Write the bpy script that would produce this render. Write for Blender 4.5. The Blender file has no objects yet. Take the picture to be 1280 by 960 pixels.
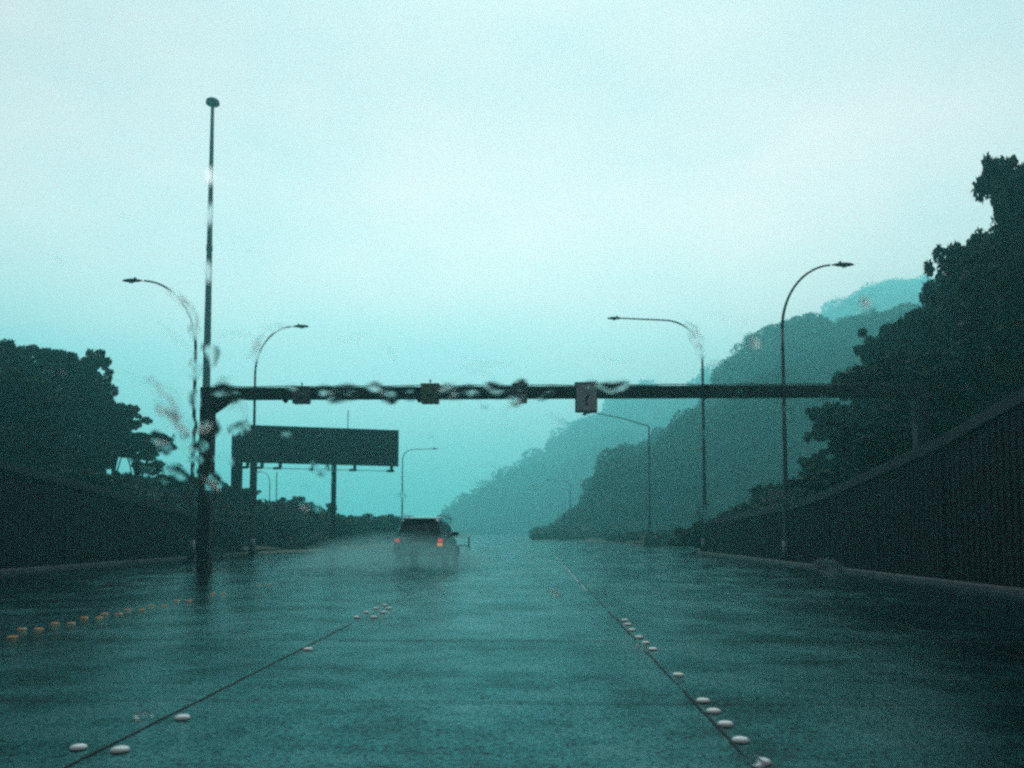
import bpy, bmesh, math, random
import numpy as np
from mathutils import Vector, Matrix, noise as mnoise
R = math.radians
random.seed(7)
rng = np.random.default_rng(7)
C = bpy.context.scene.collection
S = bpy.context.scene

# ------------------------------------------------------------------ camera
F = 1050.0                      # focal length in pixels of the 1280 px wide photograph
EYE = Vector((0, 0, 1.25))
PITCH, YAW = 3.5, math.degrees(math.atan(28 / F))
SHIFT = (665 - 480) / 1280 - math.tan(R(PITCH)) * F / 1280
cam_d = bpy.data.cameras.new('camera'); cam = bpy.data.objects.new('camera', cam_d); C.objects.link(cam)
cam.location = EYE; cam.rotation_euler = (R(90 + PITCH), 0, R(YAW))
cam_d.sensor_width = 36; cam_d.lens = F / 1280 * 36; cam_d.shift_y = SHIFT
cam_d.clip_start = 0.05; cam_d.clip_end = 6000
cam_d.dof.use_dof = True; cam_d.dof.focus_distance = 32; cam_d.dof.aperture_fstop = 5.6
S.camera = cam
CM = Matrix.Rotation(R(YAW), 3, 'Z') @ Matrix.Rotation(R(90 + PITCH), 3, 'X')

def ray(u, v):
    return CM @ Vector(((u - 640) / F, ((480 - v) / 1280 + SHIFT) * 1280 / F, -1))
def at(u, v, d):                # point seen at pixel (u, v), d metres down the road
    r = ray(u, v); return EYE + r * (d / r.y)
def ground_at(u, v, z=0.0):
    r = ray(u, v); return EYE + r * ((z - EYE.z) / r.z)

# ------------------------------------------------------------------ world, sun, exposure
SUN_EL, SUN_AZ = 50.0, 3.0
w = bpy.data.worlds.new('World'); S.world = w; w.use_nodes = True
nt = w.node_tree; nt.nodes.clear()
def N(t, k, **kw):
    n = t.nodes.new(k)
    for a, b in kw.items(): setattr(n, a, b)
    return n
wo = N(nt, 'ShaderNodeOutputWorld'); bg = N(nt, 'ShaderNodeBackground'); bg.inputs['Strength'].default_value = 0.1
sky = N(nt, 'ShaderNodeTexSky'); sky.sky_type = 'NISHITA'; sky.sun_disc = False
sky.sun_elevation = R(SUN_EL); sky.sun_rotation = R(SUN_AZ); sky.air_density = 2; sky.dust_density = 4
tc = N(nt, 'ShaderNodeTexCoord'); mp = N(nt, 'ShaderNodeMapping'); mp.inputs['Scale'].default_value = (1, 1, 2.2)
n1 = N(nt, 'ShaderNodeTexNoise'); n1.inputs['Scale'].default_value = 2.3; n1.inputs['Detail'].default_value = 7; n1.inputs['Roughness'].default_value = 0.55
cr = N(nt, 'ShaderNodeValToRGB')
cr.color_ramp.elements[0].position = 0.34; cr.color_ramp.elements[0].color = (0.86, 0.88, 0.93, 1)
cr.color_ramp.elements[1].position = 0.66; cr.color_ramp.elements[1].color = (1.28, 1.1, 1.08, 1)
br = N(nt, 'ShaderNodeVectorMath', operation='SCALE'); br.inputs['Scale'].default_value = 10
mx = N(nt, 'ShaderNodeMix', data_type='RGBA'); mx.inputs['Factor'].default_value = 0.9
nt.links.new(tc.outputs['Generated'], mp.inputs['Vector']); nt.links.new(mp.outputs[0], n1.inputs['Vector'])
nt.links.new(n1.outputs['Fac'], cr.inputs['Fac']); nt.links.new(cr.outputs['Color'], br.inputs[0])
nt.links.new(sky.outputs[0], mx.inputs['A']); nt.links.new(br.outputs[0], mx.inputs['B'])
# unseen sky overhead and behind is dimmed to darken surfaces facing the camera
sx = N(nt, 'ShaderNodeSeparateXYZ'); mr_ = N(nt, 'ShaderNodeMapRange', interpolation_type='SMOOTHSTEP')
mr_.inputs['From Min'].default_value = -0.3; mr_.inputs['From Max'].default_value = 0.85; mr_.inputs['To Min'].default_value = 0.2; mr_.inputs['To Max'].default_value = 1.0
dm = N(nt, 'ShaderNodeVectorMath', operation='SCALE')
nt.links.new(tc.outputs['Generated'], sx.inputs[0]); nt.links.new(sx.outputs['Y'], mr_.inputs['Value'])
nt.links.new(mx.outputs['Result'], dm.inputs[0]); nt.links.new(mr_.outputs[0], dm.inputs['Scale'])
# sky brightness by height above the horizon: brightest in a low band, dimmer higher up
wr = N(nt, 'ShaderNodeValToRGB'); wr.color_ramp.interpolation = 'B_SPLINE'
WB = [(0.0, (.12, .66, .66)), (0.07, (.16, .48, .46)), (0.14, (.66, .68, .64)), (0.22, (1.3, .88, .84)), (0.4, (.80, .47, .46)), (0.56, (.38, .28, .29)), (1.0, (.7, .7, .7))]
for k, (p_, v_) in enumerate(WB):
    e = wr.color_ramp.elements[k] if k in (0,) else (wr.color_ramp.elements.new(p_) if k < len(WB) - 1 else wr.color_ramp.elements[-1])
    e.position = p_; e.color = (v_[0] / 4, v_[1] / 4, v_[2] / 4, 1)
w4 = N(nt, 'ShaderNodeVectorMath', operation='SCALE'); w4.inputs['Scale'].default_value = 4
dz = N(nt, 'ShaderNodeVectorMath', operation='MULTIPLY')
nt.links.new(sx.outputs['Z'], wr.inputs['Fac']); nt.links.new(wr.outputs['Color'], w4.inputs[0]); nt.links.new(dm.outputs[0], dz.inputs[0]); nt.links.new(w4.outputs[0], dz.inputs[1])
nt.links.new(dz.outputs[0], bg.inputs['Color']); nt.links.new(bg.outputs[0], wo.inputs['Surface'])

sd = bpy.data.lights.new('sun', 'SUN'); sd.energy = 1.0; sd.angle = R(70); sd.color = (1.0, 0.99, 0.97)
so = bpy.data.objects.new('sun', sd); C.objects.link(so)
so.rotation_euler = (R(90 - SUN_EL), 0, R(180 - SUN_AZ))
S.view_settings.view_transform = 'Standard'; S.view_settings.look = 'None'
S.view_settings.exposure = 0.9; S.view_settings.gamma = 1.0; S.view_settings.use_curve_mapping = False
S.render.engine = 'CYCLES'
S.cycles.use_denoising = False; S.cycles.use_adaptive_sampling = False; S.cycles.pixel_filter_type = 'BLACKMAN_HARRIS'; S.cycles.filter_width = 2.6
S.cycles.max_bounces = 8; S.cycles.diffuse_bounces = 2; S.cycles.glossy_bounces = 3
S.cycles.transmission_bounces = 6; S.cycles.volume_bounces = 2; S.cycles.transparent_max_bounces = 6
S.cycles.sample_clamp_indirect = 4
HAZE_DENSITY = 0.0021
HAZE_COLOR = (0.30, 0.97, 1.0, 1)

# ------------------------------------------------------------------ helpers
def mat(name, col, rough=0.6, metal=0.0, var=0.25, scale=3.0, island=False, spec=0.5, coat=0.0, emit=None, bump=0.0):
    m = bpy.data.materials.new(name); m.use_nodes = True; t = m.node_tree
    p = t.nodes['Principled BSDF']
    p.inputs['Roughness'].default_value = rough; p.inputs['Metallic'].default_value = metal
    p.inputs['Specular IOR Level'].default_value = spec; p.inputs['Coat Weight'].default_value = coat
    c = N(t, 'ShaderNodeTexCoord'); nz = N(t, 'ShaderNodeTexNoise')
    nz.inputs['Scale'].default_value = scale; nz.inputs['Detail'].default_value = 5
    t.links.new(c.outputs['Object'], nz.inputs['Vector'])
    r = N(t, 'ShaderNodeValToRGB'); r.color_ramp.elements[0].position = 0.3; r.color_ramp.elements[1].position = 0.7
    lo = [x * (1 - var) for x in col[:3]]; hi = [min(1, x * (1 + var)) for x in col[:3]]
    r.color_ramp.elements[0].color = (*lo, 1); r.color_ramp.elements[1].color = (*hi, 1)
    if island:
        g = N(t, 'ShaderNodeNewGeometry'); a = N(t, 'ShaderNodeMath', operation='ADD'); b = N(t, 'ShaderNodeMath', operation='MULTIPLY'); b.inputs[1].default_value = 0.5
        t.links.new(g.outputs['Random Per Island'], a.inputs[0]); t.links.new(nz.outputs['Fac'], a.inputs[1])
        t.links.new(a.outputs[0], b.inputs[0]); t.links.new(b.outputs[0], r.inputs['Fac'])
    else:
        t.links.new(nz.outputs['Fac'], r.inputs['Fac'])
    t.links.new(r.outputs['Color'], p.inputs['Base Color'])
    if emit:
        p.inputs['Emission Color'].default_value = (*emit[:3], 1); p.inputs['Emission Strength'].default_value = emit[3]
    if bump:
        bn = N(t, 'ShaderNodeBump'); bn.inputs['Strength'].default_value = bump; bn.inputs['Distance'].default_value = 0.02
        t.links.new(nz.outputs['Fac'], bn.inputs['Height']); t.links.new(bn.outputs[0], p.inputs['Normal'])
    return m

M_steel = mat('dark_wet_steel', (0.012, 0.009, 0.016), 0.65, 0.0, 0.3, 2, spec=0.3)
M_galv = mat('galvanised_steel', (0.035, 0.042, 0.05), 0.42, 0.2, 0.3, 4)
M_sign = mat('sign_back_sheet', (0.017, 0.011, 0.018), 0.7, 0.0, 0.3, 1.2, spec=0.25)
M_box = mat('sensor_box_paint', (0.06, 0.08, 0.08), 0.45, 0, 0.35, 6)
M_green = mat('mossy_box_paint', (0.09, 0.13, 0.07), 0.5, 0, 0.5, 9)
M_face = mat('dim_display_face', (0.3, 0.32, 0.36), 0.35, 0, 0.25, 8)
M_fence = mat('dark_fence_sheet', (0.012, 0.007, 0.010), 0.8, 0.0, 0.4, 1.2, spec=0.12)
M_cap = mat('fence_cap_paint', (0.016, 0.018, 0.026), 0.7, 0.0, 0.3, 2, spec=0.15)
M_kerb = mat('wet_kerb_concrete', (0.045, 0.05, 0.055), 0.6, 0, 0.4, 3, bump=0.3)
M_bark = mat('dark_bark', (0.05, 0.045, 0.04), 0.8, 0, 0.4, 5, bump=0.4)
M_leaf = [mat('rainforest_leaf', (0.026, 0.038, 0.024), 0.7, 0, 0.55, 0.35, island=True, spec=0.12),
          mat('broad_leaf', (0.03, 0.042, 0.025), 0.7, 0, 0.5, 0.3, island=True, spec=0.06),
          mat('shrub_leaf', (0.04, 0.06, 0.026), 0.65, 0, 0.5, 0.4, island=True, spec=0.06)]
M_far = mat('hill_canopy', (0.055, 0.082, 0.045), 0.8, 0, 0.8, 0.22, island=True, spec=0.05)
M_soil = mat('wet_bank_soil', (0.035, 0.04, 0.028), 0.8, 0, 0.4, 0.3)
M_ceramic = mat('white_ceramic', (0.42, 0.47, 0.48), 0.35, 0, 0.06, 20, coat=0.5)
M_yellow = mat('yellow_stud_plastic', (0.42, 0.2, 0.03), 0.35, 0, 0.1, 20, coat=0.4)
M_rubber = mat('rubber', (0.02, 0.02, 0.02), 0.7)
M_paint = mat('dark_car_paint', (0.02, 0.022, 0.032), 0.22, 0.2, 0.1, 2, coat=0.8)
M_glass = mat('tinted_car_glass', (0.012, 0.014, 0.018), 0.06, 0, 0.1, 2, spec=0.8)
M_trim = mat('grey_trim', (0.1, 0.1, 0.11), 0.4, 0.3, 0.1, 6)
M_plate = mat('number_plate', (0.5, 0.5, 0.42), 0.4, 0, 0.1, 6)
M_tail = mat('lit_tail_lamp', (0.4, 0.01, 0.01), 0.2, 0, 0.05, 5, emit=(1.0, 0.015, 0.02, 0.42))
M_amber = mat('amber_lamp', (0.5, 0.2, 0.03), 0.2, 0, 0.05, 5, emit=(1.0, 0.35, 0.08, 0.5))
M_clear = mat('pale_reflector', (0.6, 0.62, 0.45), 0.3, 0, 0.1, 5)
M_lens = mat('lamp_lens', (0.2, 0.22, 0.22), 0.2, 0, 0.1, 9)
M_line = mat('worn_white_line', (0.14, 0.2, 0.2), 0.3, 0, 0.55, 2.5)
M_joint = mat('bitumen_joint', (0.009, 0.015, 0.02), 0.8, 0, 0.6, 2, spec=0.12)
M_build = mat('cabin_wall', (0.06, 0.08, 0.085), 0.6, 0, 0.2, 2)

def obj(name, bm, m, parent=None, smooth=False):
    me = bpy.data.meshes.new(name)
    bmesh.ops.recalc_face_normals(bm, faces=bm.faces)
    bm.to_mesh(me); bm.free(); me.materials.append(m)
    if smooth:
        for p in me.polygons: p.use_smooth = True
    o = bpy.data.objects.new(name, me); C.objects.link(o); o.parent = parent
    return o
def tag(o, label=None, cat=None, group=None, kind=None):
    if label: o['label'] = label
    if cat: o['category'] = cat
    if group: o['group'] = group
    if kind: o['kind'] = kind
    return o
def empty(name, loc, label, cat, group=None, rz=0):
    o = bpy.data.objects.new(name, None); C.objects.link(o); o.location = loc; o.rotation_euler.z = rz
    o.empty_display_size = 0.2
    return tag(o, label, cat, group)
def box(bm, lo, hi, bev=0.0):
    c = [(a + b) / 2 for a, b in zip(lo, hi)]; s = [abs(b - a) for a, b in zip(lo, hi)]
    r = bmesh.ops.create_cube(bm, size=1, matrix=Matrix.Translation(c) @ Matrix.Diagonal((*s, 1)))
    if bev:
        es = list({e for v in r['verts'] for e in v.link_edges})
        bmesh.ops.bevel(bm, geom=es, offset=bev, segments=2, affect='EDGES', profile=0.5)
def tube(bm, pts, rad, seg=10, cap=True):
    pts = [Vector(p) for p in pts]; n = len(pts)
    if not hasattr(rad, '__len__'): rad = [rad] * n
    rings = []; up = None
    for i, p in enumerate(pts):
        t = (pts[min(i + 1, n - 1)] - pts[max(i - 1, 0)]).normalized()
        if up is None:
            up = t.orthogonal().normalized()
        up = (up - t * up.dot(t)).normalized(); sd_ = t.cross(up)
        rings.append([bm.verts.new(p + (up * math.cos(a) + sd_ * math.sin(a)) * rad[i]) for a in [2 * math.pi * k / seg for k in range(seg)]])
    for a, b in zip(rings, rings[1:]):
        for k in range(seg): bm.faces.new((a[k], a[(k + 1) % seg], b[(k + 1) % seg], b[k]))
    if cap: bm.faces.new(rings[0][::-1]); bm.faces.new(rings[-1])
def lathe(bm, prof, seg=20, c=(0, 0, 0)):
    rings = []
    for r, z in prof:
        if r < 1e-5: rings.append([bm.verts.new((c[0], c[1], c[2] + z))])
        else: rings.append([bm.verts.new((c[0] + r * math.cos(2 * math.pi * k / seg), c[1] + r * math.sin(2 * math.pi * k / seg), c[2] + z)) for k in range(seg)])
    for a, b in zip(rings, rings[1:]):
        for k in range(seg):
            q = [a[k % len(a)], a[(k + 1) % len(a)], b[(k + 1) % len(b)], b[k % len(b)]]
            q = list(dict.fromkeys(q))
            if len(q) > 2: bm.faces.new(q)
def mesh_np(name, verts, faces, m, parent=None):
    me = bpy.data.meshes.new(name); k = faces.shape[1]
    me.vertices.add(len(verts)); me.vertices.foreach_set('co', verts.astype(np.float32).ravel())
    me.loops.add(faces.size); me.loops.foreach_set('vertex_index', faces.astype(np.int32).ravel())
    me.polygons.add(len(faces)); me.polygons.foreach_set('loop_start', np.arange(0, faces.size, k, dtype=np.int32))
    me.polygons.foreach_set('loop_total', np.full(len(faces), k, dtype=np.int32))
    me.update(calc_edges=True); me.validate(); me.materials.append(m)
    o = bpy.data.objects.new(name, me); C.objects.link(o); o.parent = parent
    return o
def leaves_arr(cen, size, flat=0.5):
    n = len(cen)
    nrm = rng.normal(size=(n, 3)); nrm[:, 2] = np.abs(nrm[:, 2]) + flat; nrm /= np.linalg.norm(nrm, axis=1, keepdims=True)
    a = rng.normal(size=(n, 3)); a -= nrm * (a * nrm).sum(1, keepdims=True); a /= np.linalg.norm(a, axis=1, keepdims=True)
    b = np.cross(nrm, a); s = (size * rng.uniform(0.6, 1.3, n))[:, None]
    v = np.stack([cen - a * s, cen + b * s * 0.5 + nrm * s * 0.12, cen + a * s, cen - b * s * 0.5 + nrm * s * 0.12], axis=1).reshape(-1, 3)
    f = np.arange(4 * n).reshape(n, 4)
    return v, f
def blob_points(c, r, n, shell=0.55):
    d = rng.normal(size=(n, 3)); d /= np.linalg.norm(d, axis=1, keepdims=True)
    k = shell + (1 - shell) * rng.random(n) ** 0.6
    return np.array(c) + d * k[:, None] * np.array(r)
def fbm(x, y, s): return mnoise.fractal(Vector((x / s, y / s, 3.3)), 1.0, 2.0, 4)

# ------------------------------------------------------------------ ground, road
def sheet(name, poly, z, m, kind='structure'):
    bm = bmesh.new(); bm.faces.new([bm.verts.new((x, y, z)) for x, y in poly])
    o = obj(name, bm, m); tag(o, kind=kind); return o
M_ground = mat('wet_grass_ground', (0.03, 0.045, 0.025), 0.85, 0, 0.4, 0.2)
sheet('ground', [(-690, -60), (690, -60), (690, 1035), (-690, 1035)], -0.012, M_ground)

mr = bpy.data.materials.new('wet_concrete_road'); mr.use_nodes = True; t = mr.node_tree; p = t.nodes['Principled BSDF']
tcn = N(t, 'ShaderNodeTexCoord')
def noise_node(scale, detail=6, rough=0.6, sc=(1, 1, 1)):
    mpn = N(t, 'ShaderNodeMapping'); mpn.inputs['Scale'].default_value = sc
    n = N(t, 'ShaderNodeTexNoise'); n.inputs['Scale'].default_value = scale; n.inputs['Detail'].default_value = detail; n.inputs['Roughness'].default_value = rough
    t.links.new(tcn.outputs['Object'], mpn.inputs['Vector']); t.links.new(mpn.outputs[0], n.inputs['Vector']); return n
def ramp(src, a, b, ca, cb):
    r = N(t, 'ShaderNodeValToRGB'); e = r.color_ramp.elements
    e[0].position = a; e[1].position = b; e[0].color = (*ca, 1); e[1].color = (*cb, 1)
    t.links.new(src, r.inputs['Fac']); return r
g3 = lambda x: (x, x, x)
big = noise_node(0.5, 7, 0.62, (1, 0.55, 1)); fine = noise_node(70, 3, 0.6); mid = noise_node(2.0, 7, 0.65, (1.6, 0.3, 1)); grit = noise_node(75, 4, 0.9)
base = ramp(big.outputs['Fac'], 0.3, 0.7, (0.008, 0.024, 0.028), (0.018, 0.046, 0.050))
dark = ramp(mid.outputs['Fac'], 0.33, 0.6, g3(0.7), g3(1.0))
gr = ramp(grit.outputs['Fac'], 0.36, 0.5, g3(0.45), g3(1.05))
m1 = N(t, 'ShaderNodeMix', data_type='RGBA', blend_type='MULTIPLY'); m1.inputs['Factor'].default_value = 1
m2 = N(t, 'ShaderNodeMix', data_type='RGBA', blend_type='MULTIPLY'); m2.inputs['Factor'].default_value = 1
t.links.new(base.outputs[0], m1.inputs['A']); t.links.new(dark.outputs[0], m1.inputs['B'])
t.links.new(m1.outputs['Result'], m2.inputs['A']); t.links.new(gr.outputs[0], m2.inputs['B'])
t.links.new(m2.outputs['Result'], p.inputs['Base Color'])
ro = ramp(big.outputs['Fac'], 0.35, 0.68, g3(0.085), g3(0.2)); ro2 = ramp(noise_node(1.3, 6, 0.7, (1.0, 0.9, 1)).outputs['Fac'], 0.38, 0.58, g3(0.55), g3(1.5))
m3 = N(t, 'ShaderNodeMix', data_type='RGBA', blend_type='MULTIPLY'); m3.inputs['Factor'].default_value = 1
t.links.new(ro.outputs[0], m3.inputs['A']); t.links.new(ro2.outputs[0], m3.inputs['B']); t.links.new(m3.outputs['Result'], p.inputs['Roughness'])
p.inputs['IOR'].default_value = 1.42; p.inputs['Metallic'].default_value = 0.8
tint = ramp(grit.outputs['Fac'], 0.36, 0.5, (0.12, 0.33, 0.4), (0.52, 1.0, 1.0)); tm = N(t, 'ShaderNodeMix', data_type='RGBA', blend_type='MULTIPLY'); tm.inputs['Factor'].default_value = 1  # teal cast of the sky's reflection painted into this tint and the base colour
vor = N(t, 'ShaderNodeTexVoronoi'); vor.inputs['Scale'].default_value = 9.0; t.links.new(tcn.outputs['Object'], vor.inputs['Vector'])
pit = ramp(vor.outputs['Distance'], 0.1, 0.17, g3(0.25), g3(1.0)); psel = ramp(noise_node(5, 2, 0.5).outputs['Fac'], 0.5, 0.56, g3(0.0), g3(1.0))
pm = N(t, 'ShaderNodeMix', data_type='RGBA'); pm.inputs['A'].default_value = (1, 1, 1, 1); t.links.new(psel.outputs[0], pm.inputs['Factor']); t.links.new(pit.outputs[0], pm.inputs['B'])
blot0 = ramp(noise_node(0.6, 7, 0.68).outputs['Fac'], 0.38, 0.6, g3(0.62), g3(1.08))
tine = ramp(noise_node(1.0, 6, 0.7, (1.0, 2.6, 1)).outputs['Fac'], 0.38, 0.56, g3(0.84), g3(1.08))     # stains drawn out along the cross-wise brushing
speck = ramp(noise_node(24, 5, 0.85).outputs['Fac'], 0.42, 0.52, g3(0.5), g3(1.22))
blot1 = N(t, 'ShaderNodeMix', data_type='RGBA', blend_type='MULTIPLY'); blot1.inputs['Factor'].default_value = 1; t.links.new(blot0.outputs[0], blot1.inputs['A']); t.links.new(tine.outputs[0], blot1.inputs['B'])
blot = N(t, 'ShaderNodeMix', data_type='RGBA', blend_type='MULTIPLY'); blot.inputs['Factor'].default_value = 1; t.links.new(blot1.outputs['Result'], blot.inputs['A']); t.links.new(speck.outputs[0], blot.inputs['B'])
sm_ = N(t, 'ShaderNodeMix', data_type='RGBA', blend_type='MULTIPLY'); sm_.inputs['Factor'].default_value = 1; t.links.new(pm.outputs['Result'], sm_.inputs['A']); t.links.new(blot.outputs['Result'], sm_.inputs['B'])
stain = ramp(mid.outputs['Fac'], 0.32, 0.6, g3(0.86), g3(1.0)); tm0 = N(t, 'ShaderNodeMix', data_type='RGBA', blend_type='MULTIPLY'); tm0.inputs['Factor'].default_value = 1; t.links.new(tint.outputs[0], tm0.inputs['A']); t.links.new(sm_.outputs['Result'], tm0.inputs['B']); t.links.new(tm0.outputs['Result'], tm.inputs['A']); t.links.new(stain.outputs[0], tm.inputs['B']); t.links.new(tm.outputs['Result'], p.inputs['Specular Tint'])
b1 = N(t, 'ShaderNodeBump'); b1.inputs['Strength'].default_value = 0.22; b1.inputs['Distance'].default_value = 0.012
b2 = N(t, 'ShaderNodeBump'); b2.inputs['Strength'].default_value = 0.05; b2.inputs['Distance'].default_value = 0.03
t.links.new(fine.outputs['Fac'], b1.inputs['Height']); t.links.new(mid.outputs['Fac'], b2.inputs['Height'])
t.links.new(b2.outputs[0], b1.inputs['Normal']); t.links.new(b1.outputs[0], p.inputs['Normal'])
# the carriageway widens to a plaza between the fences, then narrows and bends gently left
road_edge_r = [(9.5, -50), (9.5, 50), (13.5, 66), (15.0, 71), (9.5, 74), (8.0, 110), (6.4, 174), (1.5, 300), (-8, 434), (-40, 650)]
road_edge_l = [(-15.8, -50), (-15.8, 48), (-13.5, 58), (-12.0, 72), (-13.2, 110), (-15.5, 174), (-21, 300), (-31, 434), (-64, 650)]
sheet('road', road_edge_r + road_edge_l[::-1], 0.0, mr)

def strip(name, x, y0, y1, wd, z, m, label=None):
    return sheet(name, [(x - wd / 2, y0), (x + wd / 2, y0), (x + wd / 2, y1), (x - wd / 2, y1)], z, m)
def joint(name, pts, wd, z, m):
    bm = bmesh.new(); prev = None
    for i, (x, y) in enumerate(pts):
        a = Vector(pts[min(i + 1, len(pts) - 1)]) - Vector(pts[max(i - 1, 0)]); a.normalize(); nn = Vector((-a.y, a.x))
        k = wd * (0.75 + 0.5 * random.random())
        q = (bm.verts.new((x + nn.x * k / 2, y + nn.y * k / 2, z)), bm.verts.new((x - nn.x * k / 2, y - nn.y * k / 2, z)))
        if prev: bm.faces.new((prev[0], prev[1], q[1], q[0]))
        prev = q
    return tag(obj(name, bm, m), kind='structure')
def wob(x, y0, y1, st, amp): return [(x + random.uniform(-amp, amp), y0 + i * st) for i in range(int((y1 - y0) / st) + 1)]
JL, JR = -2.49, 1.17
joint('pavement_joint', wob(JL, 2, 11.5, 0.25, 0.006), 0.02, 0.004, M_joint)
joint('pavement_joint', wob(JR, 2, 13.5, 0.25, 0.006), 0.02, 0.004, M_joint)
joint('pavement_joint', wob(JL, 12.4, 60, 0.25, 0.006), 0.009, 0.004, M_joint)
joint('pavement_joint', wob(JR, 14, 60, 0.25, 0.006), 0.012, 0.004, M_joint)
joint('pavement_joint', wob(-6.15, 2, 90, 0.25, 0.01), 0.012, 0.004, M_joint)
joint('pavement_joint', wob(4.83, 2, 90, 0.25, 0.01), 0.012, 0.004, M_joint)
for k, y in enumerate([6.25, 9.75, 14.5, 19, 24, 29.5, 35, 41, 47, 54, 61]):
    joint('pavement_joint', [(x, y + 0.05 * mnoise.noise(Vector((x * 1.3, y, 0)))) for x in np.arange(-15.6, 9.3, 0.3)], 0.014 + 0.008 * (k % 2), 0.0075, M_joint)
M_patch = mat('dark_wet_patch', (0.012, 0.017, 0.02), 0.8, 0, 0.5, 6, spec=0.05)
def patch(cx, cy, rx, ry, sd2):
    pts = []
    for k in range(44):
        a = 2 * math.pi * k / 44; q = 1 + 0.5 * mnoise.noise(Vector((math.cos(a) * 2.4 + sd2, math.sin(a) * 2.4, sd2))) + 0.25 * mnoise.noise(Vector((math.cos(a) * 9, math.sin(a) * 9, sd2)))
        pts.append((cx + rx * q * math.cos(a), cy + ry * q * math.sin(a)))
    sheet('tar_patch', pts, 0.0105, M_patch)
for (u, v, rx, ry) in []:
    q = ground_at(u, v); patch(q.x, q.y, rx, ry, u)
M_worn = mat('worn_line_paint', (0.025, 0.055, 0.065), 0.3, 0, 0.5, 3, spec=0.4)
def worn_line(x, y0, y1, wd, m, keep):
    bm = bmesh.new(); y = y0
    while y < y1:          # surviving flakes of an old line
        L = random.uniform(0.15, 0.9)
        if random.random() < keep:
            pts = [(x + wd * (s_ * 0.5 + random.uniform(-.12, .12)), y + L * k / 4) for s_ in (-1,) for k in range(5)] + [(x + wd * (0.5 + random.uniform(-.12, .12)), y + L * k / 4) for k in range(4, -1, -1)]
            bm.faces.new([bm.verts.new((a, b, 0.006)) for a, b in pts])
        y += L + random.uniform(0.02, 0.25)
    tag(obj('edge_line', bm, m), kind='structure')
worn_line(1.1, 18, 42, 0.05, M_line, 0.8)

def kerb(x0, x1, y0, y1, name='kerb'):
    bm = bmesh.new(); y = y0
    while y < y1 - 0.2:
        box(bm, (x0, y, -0.05), (x1, min(y + 1.99, y1), 0.13), 0.015); y += 2.0
    return tag(obj(name, bm, M_kerb), kind='structure')
kerb(9.5, 9.72, 4, 50); kerb(-16.02, -15.8, 4, 48)
bm = bmesh.new()
for (a, b) in zip(road_edge_r[1:6], road_edge_r[2:6]):
    A, B = Vector((*a, 0)), Vector((*b, 0)); dd = (B - A).normalized(); nn = Vector((dd.y, -dd.x, 0)) * 0.11
    q = [bm.verts.new(v) for v in (A - nn + Vector((0, 0, .13)), A + nn + Vector((0, 0, .13)), B + nn + Vector((0, 0, .13)), B - nn + Vector((0, 0, .13)))]
    r_ = [bm.verts.new(v.co - Vector((0, 0, .2))) for v in q]
    bm.faces.new(q)
    for k in range(4): bm.faces.new((q[k], q[(k + 1) % 4], r_[(k + 1) % 4], r_[k]))
tag(obj('kerb', bm, M_kerb), kind='structure')

# ------------------------------------------------------------------ terrain banks and hills
def bank_r(x, y):
    if y < 52: s = max(0, x - 10.6)
    else: s = max(0, x - 12.5 - min(8, (y - 52) * 0.2))
    return min(24, 0.38 * s) * (0.75 + 0.25 * fbm(x, y, 9)) if s > 0 else -0.02
def bank_l(x, y):
    s = max(0, -x - 17.2 - max(0, (y - 55) * 0.1))
    return min(14, 0.24 * s) * (0.75 + 0.25 * fbm(x, y, 9)) * max(0, 1 - max(0, y - 60) / 60) if s > 0 else -0.02
def grid(name, xs, ys, fn, m, kind='structure'):
    V = np.array([(x, y, fn(x, y)) for y in ys for x in xs]); nx, ny = len(xs), len(ys)
    i = np.arange(nx * ny).reshape(ny, nx)
    f = np.stack([i[:-1, :-1].ravel(), i[:-1, 1:].ravel(), i[1:, 1:].ravel(), i[1:, :-1].ravel()], axis=1)
    return tag(mesh_np(name, V, f, m), kind=kind)
grid('bank', np.arange(10.2, 80, 1.6), np.arange(-12, 105, 2.2), bank_r, M_soil)
grid('bank', np.arange(-90, -16.6, 1.6), np.arange(-5, 125, 2.2), bank_l, M_soil)

def hill(name, us, vs, u0, u1, d_crest, d_base, nu, nt_, rough, drop=11.0, m=M_soil):
    """A wooded ridge: the crest runs at d_crest, the slope comes down towards the road."""
    uu = np.linspace(u0, u1, nu); V = []
    for u in uu:
        v = np.interp(u, us, vs); cr_ = at(u, v, d_crest)
        for k in range(nt_ + 6):
            tt = k / nt_
            d = d_base + (d_crest - d_base) * tt
            x = cr_.x * (0.82 * d / d_crest + 0.18) if k <= nt_ else cr_.x
            x = cr_.x * d / d_crest
            h = cr_.z * (math.sin(min(tt, 1) * math.pi / 2) ** 1.0 if tt <= 1 else max(0, 1 - (tt - 1) * 2.2))
            h += rough * fbm(x, d, d_crest * 0.09) * min(1, cr_.z / 25) * (1 if tt < 0.8 else 0.12); h -= drop * min(1, cr_.z / 20) * min(1, tt * 1.5)
            if tt < 0.1: h = min(h, cr_.z * tt * 1.6)
            V.append((x, d, max(h, -1.0)))
    V = np.array(V); nk = nt_ + 6; i = np.arange(nu * nk).reshape(nu, nk)
    f = np.stack([i[:-1, :-1].ravel(), i[1:, :-1].ravel(), i[1:, 1:].ravel(), i[:-1, 1:].ravel()], axis=1)
    tag(mesh_np(name, V, f, m), kind='structure')
    return V.reshape(nu, nk, 3), nt_
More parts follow.
